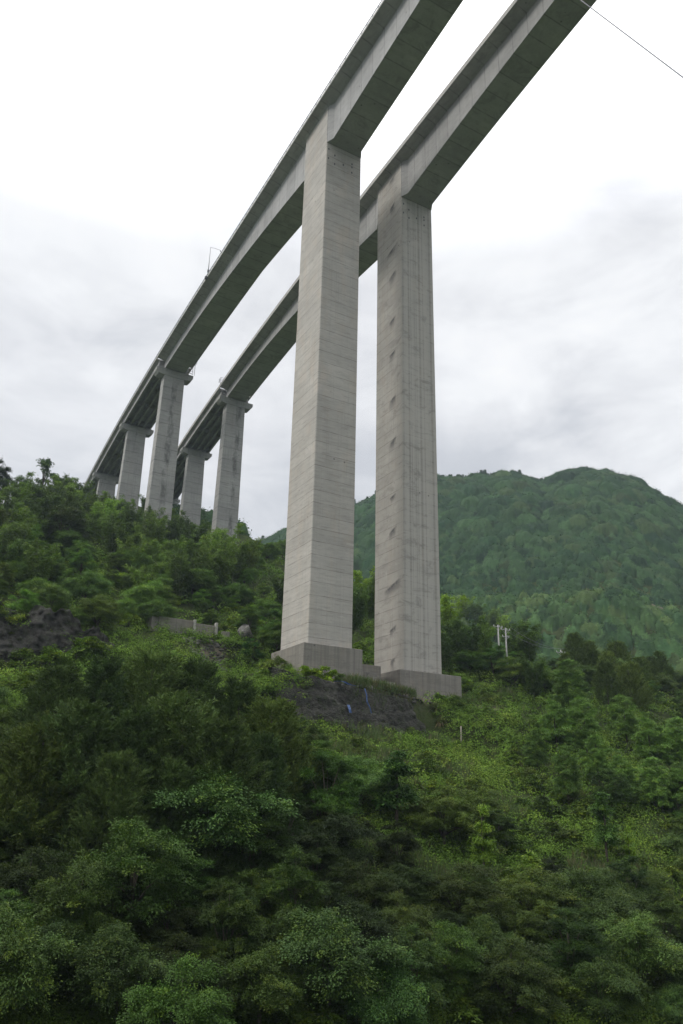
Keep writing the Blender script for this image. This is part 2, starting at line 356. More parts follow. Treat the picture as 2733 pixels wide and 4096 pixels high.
def ground_mat():
    mt, b, out = new_mat('hillside_soil')
    tc = b.n('ShaderNodeTexCoord'); P = tc.outputs['Object']
    a = b.noise(P, 0.25, 8, 0.65, 0.3); f = b.noise(P, 2.5, 6, 0.65)
    c = b.mix(b.ramp(a, [(0.35, 0.0), (0.65, 1.0)]), (0.028, 0.040, 0.016), (0.055, 0.075, 0.026))
    c = b.mix(b.ramp(f, [(0.5, 0.0), (0.75, 0.8)]), c, (0.085, 0.070, 0.048))
    at = b.n('ShaderNodeVertexColor', _layer_name='Col')
    sp_ = b.n('ShaderNodeSeparateColor'); b.l(at.outputs[0], sp_.inputs[0])
    dirt = b.mix(f, (0.085, 0.07, 0.055), (0.19, 0.165, 0.13))
    c = b.mix(sp_.outputs[0], c, dirt)
    pb = b.n('ShaderNodeBsdfDiffuse'); b.l(c, pb.inputs[0])
    bp = b.n('ShaderNodeBump'); bp.inputs['Strength'].default_value = 0.7; bp.inputs['Distance'].default_value = 0.3
    b.l(f, bp.inputs['Height']); b.l(bp.outputs[0], pb.inputs['Normal']); b.l(pb.outputs[0], out.inputs[0]); return mt
M_GROUND = ground_mat()
def leaf_mat(name, trans=0.12, rough=0.5, spec=0.16):
    mt, b, out = new_mat(name)
    at = b.n('ShaderNodeVertexColor', _layer_name='Col')
    oi = b.n('ShaderNodeObjectInfo')
    c = b.mix(1.0, at.outputs[0], oi.outputs['Color'], 'MULTIPLY')
    pb = b.n('ShaderNodeBsdfPrincipled'); pb.inputs['Roughness'].default_value = rough; pb.inputs['Specular IOR Level'].default_value = spec
    b.l(c, pb.inputs['Base Color'])
    tr = b.n('ShaderNodeBsdfTranslucent'); b.l(b.mix(1.0, c, (1.2, 1.35, 0.7), 'MULTIPLY'), tr.inputs[0])
    mx = b.n('ShaderNodeMixShader'); mx.inputs[0].default_value = trans
    b.l(pb.outputs[0], mx.inputs[1]); b.l(tr.outputs[0], mx.inputs[2]); b.l(mx.outputs[0], out.inputs[0]); return mt
M_LEAF = leaf_mat('leaves')
M_NEEDLE = leaf_mat('feathery_needles', 0.12, 0.7, 0.1)
M_BAMBOO = leaf_mat('bamboo_leaves', 0.22, 0.6, 0.2)
M_GRASS = leaf_mat('grass_blades', 0.25, 0.6, 0.2)
M_UNDER = leaf_mat('low_foliage', 0.12, 0.8, 0.03)
M_FAR = leaf_mat('far_foliage', 0.15, 0.8, 0.1)

# ------------------------------------------------------------------ ground sheet
def make_ground():
    az = np.radians(np.concatenate([np.arange(-180, -40, 4.0), np.arange(-40, 40, 0.35), np.arange(40, 180.01, 4.0)]))
    r = [3.0]
    while r[-1] < 2300:
        k = r[-1]; r.append(k + (2.5 if k < 30 else 1.0 if k < 60 else 0.8 if k < 150 else 1.6 if k < 270 else 4.0 if k < 700 else k * 0.12))
    r = np.array(r); A, R_ = np.meshgrid(az, r)
    X = R_ * np.sin(A); Y = R_ * np.cos(A); Z = height(X, Y)
    na, nr = len(az), len(r)
    V = np.stack([X, Y, Z], -1).reshape(-1, 3)
    i = np.arange(nr - 1)[:, None] * na + np.arange(na - 1)[None]
    Fq = np.stack([i, i + 1, i + 1 + na, i + na], -1).reshape(-1, 4)[:, ::-1]
    s, n = sn(V[:, 0], V[:, 1])
    d = np.zeros(len(V))
    d = np.maximum(d, smooth(-9, -7, s) * (1 - smooth(12, 16, s)) * smooth(-10, -4, n) * (1 - smooth(33, 40, n)))
    rr = np.hypot(V[:, 0], V[:, 1]); aa = np.arctan2(V[:, 0], V[:, 1])
    d = np.maximum(d, scar(rr, aa))
    d = np.maximum(d, rubble(s, n))
    C = np.zeros((len(V), 3)); C[:, 0] = d
    me = mesh_np('ground', V, Fq, M_GROUND, C, True)
    o = bpy.data.objects.new('ground', me); col.objects.link(o); tag(o, kind='structure')
def scar(rr, aa):
    f = fbm(aa * 60, rr / 12, 3, 71)
    return smooth(math.radians(16.5), math.radians(18), aa) * (smooth(362, 368, rr + 14 * f) * (1 - smooth(394, 402, rr + 26 * f)))
def rubble(s, n):
    f = fbm(s / 2.5, n / 2.5, 3, 77) * 3
    return smooth(6, 9, s + f) * (1 - smooth(16, 19, s + f)) * smooth(-13, -11, n + f) * (1 - smooth(-8, -6, n + f))
make_ground()

# ------------------------------------------------------------------ viaducts
RZ = PHI - math.pi / 2
def build_viaduct(name, base, shift, ztop, main, smalls, label, rail, pier_mat):
    """local frame: x to the right of the road, y along it away from the camera"""
    root = empty(name, (base[0], base[1], 0), RZ)
    tag(root, label, 'bridge', 'twin concrete viaducts over the valley')
    zt, zf = main['zt'], main['zf']
    # tall hollow pier
    mb = MB()
    mb.loft([[(x0, y0, z) for x0, y0 in ((0, 0), (8, 0), (8, 9.78), (0, 9.78))] for z in (zf - 0.3, zt + 0.0, zt + 9.2)])
    mb.build('main_pier', pier_mat, root, bevel=0.12)
    for hx, hz_ in ((0.5, 4.6), (0.5, 2.2), (1.9, 3.6), (1.9, 1.4), (3.9, 2.2), (5.9, 3.4), (5.9, 1.2), (5.9, 2.6)):
        mb = MB(); q_ = [(hx + 0.16 * math.cos(t), hz_ + 0.26 * math.sin(t)) for t in [2 * math.pi * j / 10 for j in range(10)]]
        mb.loft([[(x, y, zt - 6.2 + z) for x, z in q_] for y in (-0.03, 0.02)]); mb.build('drain_hole', M_DARKS, root)
    fx0, fx1, fy0, fy1, fzb = main['foot']
    mb = MB(); mb.box((fx0, fy0, fzb), (fx1, fy1, zf)); ft = mb.build('pile_cap', M_FOOT, root, bevel=0.06)
    # box girder, haunched towards the tall pier, with a short widened diaphragm zone on top of it
    def depth(s):
        d = -s if s < 0 else s - 9.78
        if d <= 0: return 10.4
        t = min(1, max(0, 1 - d / (92 if s < 0 else 84)))
        return 3.7 + 6.7 * t ** 1.8 if s > -95 else 3.7 + 6.7 * (1 - max(0, min(1, (s + 200) / 100))) ** 1.8
    def hw(s):
        d = -s if s < 0 else s - 9.78
        return 3.99 if d <= 0 else 3.25 + 0.74 * max(0, 1 - d / 1.4)
    end = main['end']
    st = [-200 + 5 * i for i in range(39)] + [-6, -4, -1.4, 0, 3, 6.5, 9.78, 11.18, 14] + [18 + 4 * i for i in range(int((end - 18) / 4) + 1)] + [end - 1.6, end]
    st = sorted(set(x for x in st if x <= end))
    rings = []; wet = []
    for s in st:
        c = 4 + shift(s); h = hw(s); z = ztop(s); zb = z - depth(s)
        tipw = 5.9; k = 0.0
        if s > end - 1.7: k = 0.0
        rings.append([(c - tipw, s, z - 0.02), (c - tipw, s, z - 0.27), (c - 3.25 - 1.2, s, z - 0.48), (c - h, s, z - 0.85), (c - h, s, zb), (c + h, s, zb), (c + h, s, z - 0.85), (c + 3.25 + 1.2, s, z - 0.48), (c + tipw, s, z - 0.27), (c + tipw, s, z - 0.02)])
    mb = MB(); mb.loft(rings); mb.build('box_girder', M_GIRD, root)
    far = smalls[-1]['s'] + 42
    stations = st + [end + 6 + 6 * i for i in range(int((far - end - 6) / 6) + 1)]
    # edge barriers
    for side in (-1, 1):
        mb = MB(); rg = []
        for s in stations:
            c = 4 + shift(s) + side * 5.9; z = ztop(s)
            hgt = 0.28 if rail else 0.85
            rg.append([(c, s, z - 0.30), (c, s, z + hgt), (c - side * 0.22, s, z + hgt), (c - side * 0.42, s, z - 0.0)] if True else None)
        rg = [[(x + side * 0.03, y, z) for x, y, z in r] for r in rg]
        mb.loft(rg); bar = mb.build('barrier', M_BARR, root)
        if rail:
            mb = MB()
            s = -196.0
            while s < far - 2:
                c = 4 + shift(s) + side * 5.82; z = ztop(s)
                mb.box((c - 0.07, s - 0.07, z + 0.26), (c + 0.07, s + 0.07, z + 0.98)); s += 2.0
            for dz, rr in ((0.92, 0.055), (0.62, 0.045)):
                mb.tube([(4 + shift(q) + side * 5.82 + side * 0.09, q, ztop(q) + dz) for q in stations], rr, 6)
            mb.build('guard_rail', M_STEEL, root)
    # shorter piers with hammerhead caps, and the T-beam spans that rest on them
    for i, p in enumerate(smalls):
        s, zc = p['s'], p['z']; c = 4 + shift(s) ; dp = p['d']
        zb = hz(*xy_of(base, s, c)) - 2
        mb = MB()
        mb.loft([[(c + a * (3.25 + tp), s + b_2, z) for a, b_2 in ((-1, 0 - tp), (1, 0 - tp), (1, dp + tp), (-1, dp + tp))] for z, tp in ((zb, 0.45), (zc - 1.2, 0.0))])
        pr = mb.build('pier', (M_PIER3L if rail else M_PIER3R) if i == 0 else M_PIER3, root, bevel=0.08)
        mb = MB(); y0, y1 = s - 0.15, s + dp + 0.15
        prof = [(-5.95, 0), (-5.95, -1.05), (-5.2, -2.0), (-3.55, -2.35), (3.55, -2.35), (5.2, -2.0), (5.95, -1.05), (5.95, 0)]
        mb.loft([[(c + x, y, zc + z) for x, z in prof] for y in (y0, y1)]); mb.build('cap_beam', M_CAP, pr, bevel=0.05)
        for dx in ((-2.4, 2.4) if i == 0 else (-4.7, -2.35, 0, 2.35, 4.7)):
            mb = MB(); mb.box((c + dx - 0.45, s + 0.25, zc - 0.02), (c + dx + 0.45, s + dp * 0.42, max(zc + 0.25, ztop(s) - (main['enddepth'] if i == 0 else 2.6) + 0.02))); mb.build('bearing_block', M_CAP, pr)
        for dx in (-4.7, -2.35, 0, 2.35, 4.7):
            mb = MB(); mb.box((c + dx - 0.35, s + dp * 0.6, zc - 0.02), (c + dx + 0.35, s + dp - 0.2, max(zc + 0.25, ztop(s + dp) - 2.58))); mb.build('bearing_block', M_CAP, pr)
    ss = [p['s'] + p['d'] * 0.5 for p in smalls] + [far]
    for i in range(len(ss) - 1):
        a, b2 = ss[i] + (0.6 if i == 0 else 0.05), ss[i + 1] - 0.05
        q = np.linspace(a, b2, 9)
        sl = MB(); sl.loft([[(4 + shift(y) + x, y, ztop(y) + z) for x, z in ((-5.88, -0.02), (-5.88, -0.24), (5.88, -0.24), (5.88, -0.02))] for y in q])
        slab = sl.build('deck_slab', M_GIRD, root)
        for dx in (-4.7, -2.35, 0, 2.35, 4.7):
            tb = MB()
            tb.loft([[(4 + shift(y) + dx + x, y, ztop(y) + z) for x, z in ((-0.9, -0.243), (-0.9, -0.36), (-0.11, -0.50), (-0.11, -2.1), (-0.27, -2.3), (-0.27, -2.6), (0.27, -2.6), (0.27, -2.3), (0.11, -2.1), (0.11, -0.50), (0.9, -0.36), (0.9, -0.243))] for y in q])
            tb.build('beam', M_GIRD, slab)
        for y in np.linspace(a + 1, b2 - 1, 4):
            c = 4 + shift(y)
            for k in range(4):
                x0 = c - 4.7 + 2.35 * k
                dg = MB(); dg.box((x0 + 0.13, y - 0.12, ztop(y) - 2.0), (x0 + 2.22, y + 0.12, ztop(y) - 0.45)); dg.build('cross_beam', M_GIRD, slab)
    return root
def xy_of(base, s, c):
    p = base + U * s + N * c; return p[0], p[1]
def shift_l(s): return 0.00013 * max(0, s - 60) ** 2
def shift_r(s): return 0.00021 * s * s if s > 0 else max(-1.6, 0.014 * s)
def interp(pts): 
    xs, ys = zip(*pts); return lambda s: float(np.interp(s, xs, ys))
zl = interp([(-200, 138.9), (0, 135.15), (107, 132.2), (151.5, 130.9), (197, 128.7), (245, 126.2)])
zr = interp([(-200, 138.9), (0, 135.15), (100, 131.7), (109, 131.3), (152.5, 129.9), (198.5, 127.2), (245, 124.3)])
LV = build_viaduct('concrete_viaduct', PL, shift_l, zl, dict(zt=124.87, zf=23.6, foot=(-1.2, 9.3, -1.1, 10.6, 14.5), end=108.6, enddepth=3.7),
    [dict(s=107.2, z=128.15, d=3.2), dict(s=151.5, z=127.9, d=2.6), dict(s=197, z=125.7, d=2.4)],
    'nearer grey concrete viaduct on the left, with a steel rail along its edge', True, M_PIER)
RV = build_viaduct('concrete_viaduct', PR, shift_r, zr, dict(zt=124.6, zf=22.2, foot=(-1.7, 11.3, -1.2, 11.5, 12.5), end=109.4, enddepth=3.7),
    [dict(s=108.2, z=127.3, d=3.2), dict(s=152.5, z=126.9, d=2.6), dict(s=198.5, z=123.9, d=2.4)],
    'farther grey concrete viaduct on the right, with plain pale barriers and a striped tall pier', False, M_PIER2)
# lower block and broken kerb between the two pile caps
def local_box(mb, s0, s1, n0, n1, z0, z1): mb.box((n0, s0, z0), (n1, s1, z1))
mb = MB(); local_box(mb, 6.5, 12.5, 9.5, 17.6, 14.5, 22.9); local_box(mb, 2.6, 6.45, 11.4, 14.4, 14.5, 20.9); local_box(mb, 3.4, 6.45, 14.45, 18.6, 14.5, 19.8)
o = mb.build('concrete_block', M_FOOT, None, bevel=0.05); o.location = (PL[0], PL[1], 0); o.rotation_euler = (0, 0, RZ)
tag(o, 'low stepped concrete block between the pile caps of the two tall piers', 'concrete block')

# ------------------------------------------------------------------ street lamp on the nearer deck
def lamp():
    s = 64.0; c = 4 + shift_l(s) - 5.75; z = zl(s)
    p = PL + U * s + N * c
    root = empty('street_lamp', (p[0], p[1], z + 0.28), RZ)
    tag(root, 'thin steel lamp post with a short arm on the edge of the nearer viaduct', 'lamp post')
    mb = MB(); mb.tube([(0, 0, 0), (0, 0, 4), (0, 0, 9.6)], [0.16, 0.12, 0.08], 8); mb.build('post', M_STEEL, root, True)
    mb = MB(); mb.tube([(0, 0, 9.5), (1.2, -.2, 9.55), (2.7, -.5, 9.35)], 0.055, 6); a = mb.build('arm', M_STEEL, root, True)
    mb = MB(); mb.tube([(2.55, -.5, 9.4), (2.7, -.5, 9.2), (2.72, -.5, 8.9)], [0.06, 0.11, 0.12], 8); mb.build('lamp_head', M_DARKS, root, True)
    mb = MB(); mb.box((-0.25, -0.2, 1.2), (0.25, 0.2, 2.0)); mb.box((-0.75, -0.35, -1.1), (-0.05, 0.35, -0.35)); mb.build('control_box', M_DARKS, root, bevel=0.03)
lamp()
# ------------------------------------------------------------------ inspection ladders at the junction piers
def ladder(base, s, c, zt_, down, label, side):
    p = base + U * s + N * c
    root = empty('inspection_ladder', (p[0], p[1], zt_), RZ)
    tag(root, label, 'ladder', 'inspection ladders on the viaducts')
    mb = MB()
    for x in (-0.35, 0.35): mb.tube([(x, 0, 0), (x, 0, -down)], 0.06, 5)
    mb.build('side_rail', M_DARKS, root)
    mb = MB(); q = -0.3
    while q > -down: mb.tube([(-0.35, 0, q), (0.35, 0, q)], 0.025, 5); q -= 0.4
    mb.build('rung', M_DARKS, root)
    mb = MB()
    for zz in (0.0, 0.55, 1.1):
        mb.tube([(-0.6, -0.9, zz), (0.6, -0.9, zz), (0.6, 0.9, zz), (-0.6, 0.9, zz), (-0.6, -0.9, zz)], 0.05, 5)
    for x in (-0.6, 0.6):
        for y in (-0.9, 0, 0.9): mb.tube([(x, y, 0), (x, y, 1.1)], 0.03, 5)
    mb.build('cage', M_DARKS, root)
    mb = MB()
    for zz in (-down, -down + 0.9): mb.tube([(-0.4, -0.6, zz), (-side * 1.7, -0.6, zz), (-side * 1.7, 0.6, zz), (-0.4, 0.6, zz)], 0.05, 5)
    mb.build('platform_rail', M_DARKS, root)
ladder(PL, 106.2, 4 + shift_l(106) + 5.6, 132.0, 4.2, 'small steel ladder and cage hanging at the inner end of the nearer box girder', 1)
ladder(PR, 106.5, 4 + shift_r(106) - 6.3, 131.4, 4.0, 'small steel cage and ladder on the left edge of the farther viaduct', -1)

# ------------------------------------------------------------------ overhead cable
A = ray(2230, -90) * 30.0; B = ray(2960, 455) * 24.0
mb = MB(); mb.tube([A + (B - A) * t - np.array([0, 0, 1]) * (0.8 - 0.012 * (t - 1.5) ** 2 * 2) * .4 for t in np.linspace(-7, 9, 60)], 0.019, 6)
tag(mb.build('overhead_cable', M_WIRE), 'thin grey cable crossing the white sky at the top right corner', 'cable')

# ------------------------------------------------------------------ stone walls, parapet, rocks
def wall_strip(name, pts_top, pts_bot, thick, mat, label, cat, rough=0.25, seed=1):
    """wall between a top and a bottom line, both given as (s, n, z); thick in the direction away from the camera"""
    rng = np.random.RandomState(seed); k = 190; m_ = 40
    T = np.array(pts_top, float); Bt = np.array(pts_bot, float)
    def res(P):
        d = np.concatenate([[0], np.cumsum(np.hypot(np.diff(P[:, 0]), np.diff(P[:, 1])))]); q = np.linspace(0, d[-1], k)
        return np.stack([np.interp(q, d, P[:, i]) for i in range(3)], -1)
    T, Bt = res(T), res(Bt)
    T[:, 2] += 0.9 * fbm(T[:, 1] / 1.7, T[:, 1] * 0 + seed, 3, seed) * rough * 3
    V = []
    for j in range(m_):
        t = j / (m_ - 1); P = T * t + Bt * (1 - t)
        P = P.copy(); P[:, 0] += rough * fbm(P[:, 1] / 1.1, P[:, 2] / 1.1 + seed, 3, seed + 5) * 2 + .35 * fbm(P[:, 1] / .45, P[:, 2] / .3 + seed, 2, seed + 6) - 0.42 * (t + .10 * np.sin(P[:, 1] * .35) < 0.66) - 0.32 * (t + .08 * np.sin(P[:, 1] * .5 + 1) < 0.36)
        V.append(P)
    V.append(T + np.array([thick, 0, 0.1])); V.append(Bt + np.array([thick, 0, 0]))
    V = np.array(V); rows = len(V)
    P3 = PL + V[..., 0:1] * U + V[..., 1:2] * N; P3[..., 2] = V[..., 2]
    i = np.arange(rows - 1)[:, None] * k + np.arange(k - 1)[None]
    Fq = np.stack([i, i + 1, i + 1 + k, i + k], -1).reshape(-1, 4)
    me = mesh_np(name, P3.reshape(-1, 3), Fq, mat, None, False)
    o = bpy.data.objects.new(name, me); col.objects.link(o); return tag(o, label, cat)
wall_strip('retaining_wall', [(-8.2, -9.6, 17.9), (-8.8, -7, 17.4), (-9, 0.5, 16.7), (-9, 6, 15.8), (-9, 12, 15.7), (-8.4, 16.2, 13.0), (-6, 19, 11.8)],
           [(-10.2, -9.2, 9), (-10.8, -7, 9), (-11, 0.5, 8.4), (-11, 6, 8), (-11, 12, 7.5), (-10.4, 17.5, 6.5), (-8, 20.5, 7)], 1.2, M_WALL,
           'dark mossy stone retaining wall below the two tall piers', 'wall', 0.28, 3)
wall_strip('rock_face', [(8.5, -62, 25.6), (8, -50, 25.2), (7, -43, 24.9), (6.4, -36, 24.4), (7, -31, 23.6), (9, -27, 22.6)],
           [(4.2, -62, 15.5), (3.8, -50, 15.5), (3.6, -43, 15.6), (3.5, -38, 16), (4.5, -33, 16.6), (7, -27, 18.0)], 2.5, M_CLIFF,
           'dark bare rock face at the left edge of the hillside', 'rock face', 1.1, 8)
def parapet():
    s = 21.5
    root = empty('concrete_parapet', (*xy(s, -16.5), 27.2), RZ)
    tag(root, 'low pale concrete parapet with square posts on the terrace left of the nearer tall pier', 'parapet')
    mb = MB(); mb.box((-0.9, 0, -2), (5.2, 0.3, 2.55)); mb.box((5.75, 0.02, -2.2), (9.2, 0.3, 2.2)); mb.box((-2.0, 0.3, -1.5), (-0.92, 3.5, 2.45)); mb.build('wall_panel', M_FOOT, root, bevel=0.04)
    for x, h in ((5.25, 2.75), (9.25, 2.75), (10.6, 1.4)):
        mb = MB(); mb.box((x, -0.15, -2.4), (x + (0.45 if x < 10 else 1.4), 0.45, h)); mb.build('post', M_BARR if x < 10 else M_FOOT, root, bevel=0.04)
parapet()
def rock(x, y, z, r, label, seed, group=None, name='boulder', mat=None):
    rng = np.random.RandomState(seed); import bmesh
    bm = bmesh.new(); bmesh.ops.create_icosphere(bm, subdivisions=3, radius=1)
    cuts = [(Vector(rng.normal(size=3)).normalized(), rng.uniform(.55, .85)) for _ in range(9)]
    for v in bm.verts:
        for nn, d in cuts:
            q = v.co.dot(nn)
            if q > d: v.co -= nn * (q - d)
        v.co *= 1 + 0.08 * math.sin(v.co.x * 9 + seed) * math.cos(v.co.z * 7)
        v.co = Vector((v.co.x * r, v.co.y * r * .9, v.co.z * r * 1.1))
    me = bpy.data.meshes.new(name); bm.to_mesh(me); bm.free(); me.materials.append(mat or M_ROCK)
    o = bpy.data.objects.new(name, me); col.objects.link(o); o.location = (x, y, z); tag(o, label, 'rock', group); return o
x, y = xy(22, -1.2); rock(x, y, hz(x, y) + 1.6, 1.5, 'upright grey boulder at the right end of the concrete parapet', 4)
x, y = xy(23, 3.2); rock(x, y, hz(x, y) + 0.6, 0.9, 'reddish grey rock among shrubs behind the nearer pile cap', 9)
# loose stones (nobody could count them)
def stones():
    rng = np.random.RandomState(5); V = []; Fc = []; n_ = 0
    cube = np.array([(-1, -1, -1), (1, -1, -1), (1, 1, -1), (-1, 1, -1), (-1, -1, 1), (1, -1, 1), (1, 1, 1), (-1, 1, 1)], float)
    cf = np.array([(0, 3, 2, 1), (4, 5, 6, 7), (0, 1, 5, 4), (1, 2, 6, 5), (2, 3, 7, 6), (3, 0, 4, 7)])
    for _ in range(1500):
        if rng.rand() < 0.55: s, n = rng.uniform(5, 19), rng.uniform(-14, -6)
        else: s, n = rng.uniform(-8.8, 0.5), rng.uniform(-9, 18)
        r = rng.uniform(0.06, 0.26); x, y = xy(s, n); z = hz(x, y)
        q = cube * (1 + rng.uniform(-.35, .35, (8, 3))) * r * np.array([1, 1, .6])
        a = rng.uniform(0, 6.28); R_ = np.array([[math.cos(a), -math.sin(a), 0], [math.sin(a), math.cos(a), 0], [0, 0, 1]])
        V.append(q @ R_.T + (x, y, z + r * .3)); Fc.append(cf + n_); n_ += 8
    me = mesh_np('rubble', np.concatenate(V), np.concatenate(Fc), M_ROCK)
    o = bpy.data.objects.new('rubble', me); col.objects.link(o); tag(o, 'loose grey rubble spilled on the bench and slope by the piers', 'rubble', kind='stuff')
stones()
# blue tarpaulin scraps on the wall
def tarp(pts, w, label, seed):
    rng = np.random.RandomState(seed); V = []
    for (s, n, z) in pts:
        j = rng.uniform(-.1, .1, 3)
        for k in (-1, 0, 1): V.append((n + k * w * rng.uniform(.6, 1.2) + j[0], s - 0.12 + j[1] - 0.12 * abs(k), z + j[2]))
    Fq = []
    for i in range(len(pts) - 1):
        for k in range(2): Fq.append((i * 3 + k, i * 3 + k + 1, i * 3 + k + 4, i * 3 + k + 3))
    mb = MB(); mb.add(V, Fq); o = mb.build('tarpaulin', M_TARP, None)
    sol = o.modifiers.new('thickness', 'SOLIDIFY'); sol.thickness = 0.02
    o.location = (PL[0], PL[1], 0); o.rotation_euler = (0, 0, RZ); tag(o, label, 'tarpaulin', 'blue tarpaulin scraps on the stone wall')
tarp([(-8.6, 0.2, 16.95), (-9.3, 1.0, 16.9), (-9.5, 2.0, 16.6), (-9.6, 2.8, 16.3)], 0.35, 'crumpled blue tarpaulin scrap lying on top of the stone wall', 1)
tarp([(-9.2, 4.6, 16.2), (-9.8, 4.7, 15.3), (-10.1, 4.6, 14.3), (-10.3, 4.8, 13.4), (-10.5, 5.1, 12.7)], 0.09, 'long thin blue tarpaulin strip hanging down the stone wall', 2)
tarp([(-10.2, 1.4, 13.6), (-10.5, 1.5, 13.0), (-10.6, 1.5, 12.4)], 0.22, 'short blue tarpaulin tatter halfway down the stone wall', 3)

# ------------------------------------------------------------------ utility poles
def pole_at(px, py_top, h, t0):
    d = march(px, py_top, h, t0=t0); return d
def power_pole(px, py, h, label, arms, t0=120, lean=0.0, far=False):
    q = pole_at(px, py, h, t0)
    if q is None: return None
    x, y = q; z = hz(x, y)
    root = empty('utility_pole', (x, y, z - 0.4), math.radians(25)); tag(root, label, 'utility pole', 'utility poles on the slope behind the piers')
    mb = MB(); mb.tube([(0, 0, 0), (lean * .5, 0, h * .5), (lean, 0, h + .4)], [0.22, 0.18, 0.14], 10); mb.build('post', M_POLE, root, True)
    for k, (zz, w_) in enumerate(arms):
        mb = MB(); mb.box((-w_ + lean, -0.07, h + zz), (w_ + lean, 0.07, h + zz + 0.14)); ar = mb.build('crossarm', M_POLE, root)
        mb = MB(); mb.tube([(-w_ * .8 + lean, 0, h + zz), (lean, 0, h + zz - w_ * .7)], 0.04, 5); mb.tube([(w_ * .8 + lean, 0, h + zz), (lean, 0, h + zz - w_ * .7)], 0.04, 5); mb.build('brace', M_POLE, root)
        for xx in (-w_ * .9, w_ * .9, 0.35):
            mb = MB(); mb.tube([(xx + lean, 0, h + zz + .13), (xx + lean, 0, h + zz + .42)], [0.09, 0.05], 8); mb.build('insulator', M_INSUL, ar)
    return Vector((x, y, z + h))
p1 = power_pole(1992, 2500, 10.5, 'left pale utility pole with a crossarm beside the bamboo right of the piers', [(-0.1, 1.2)], 95)
p2 = power_pole(2022, 2512, 10.8, 'right pale utility pole with two crossarms beside the bamboo', [(-0.1, 1.2), (-1.6, 0.9)], 95)
p3 = power_pole(2243, 2600, 7.0, 'small distant utility pole with one crossarm among the shrubs on the right', [(-0.3, 1.3)], 100)
if p2 is not None and p3 is not None:
    mb = MB()
    for off in (-1.0, 1.0):
        pts = [p2.lerp(p3, t) + Vector((off, 0, 0.2 - 2.2 * 4 * t * (1 - t) * .5)) for t in np.linspace(0, 1, 16)]
        mb.tube(pts, 0.025, 5)
    tag(mb.build('power_line', M_WIRE), 'pair of thin power wires slung between the pale poles on the right', 'power line')
q = march(1843, 2905, 3.0)
if q:
    mb = MB(); mb.tube([(0, 0, -.5), (0.05, 0, 3.0)], [0.13, 0.1], 8); o = mb.build('marker_post', M_WOOD, None, True); o.location = (q[0], q[1], hz(*q))
    tag(o, 'short weathered post standing in shrubs below the farther pile cap', 'post')
# ------------------------------------------------------------------ foliage builders
def unit(v): return v / np.maximum(np.linalg.norm(v, axis=-1, keepdims=True), 1e-9)
def leaves(c, ax, nr, L, w, colr):
    """rhombic leaves: centre-base c, axis ax, approximate normal nr, length L, width w"""
    ax = unit(ax); side = unit(np.cross(nr, ax)); L = np.asarray(L)[:, None]; w = np.asarray(w)[:, None]
    up = np.cross(ax, side)
    v0 = c; v1 = c + ax * L * .45 + side * w * .5 + up * w * .12; v2 = c + ax * L; v3 = c + ax * L * .45 - side * w * .5 + up * w * .12
    V = np.stack([v0, v1, v2, v3], 1).reshape(-1, 3); n_ = len(c)
    Fq = np.arange(n_ * 4).reshape(n_, 4); C = np.repeat(colr, 4, 0)
    return V, Fq, C
def pal(rng, n_, base, dv=0.22, dh=0.12):
    dv, dh = dv * .7, dh * .6
    b = np.array(base, float)[None] * np.array([[1.72, 1.98, 0.96]]) * (1 + rng.normal(0, dv, (n_, 1)))
    sh = rng.normal(0, dh, (n_, 1)); b = b * (1 + np.concatenate([sh, sh * .2, -sh * .8], 1))
    return np.clip(b, 0.004, 1)
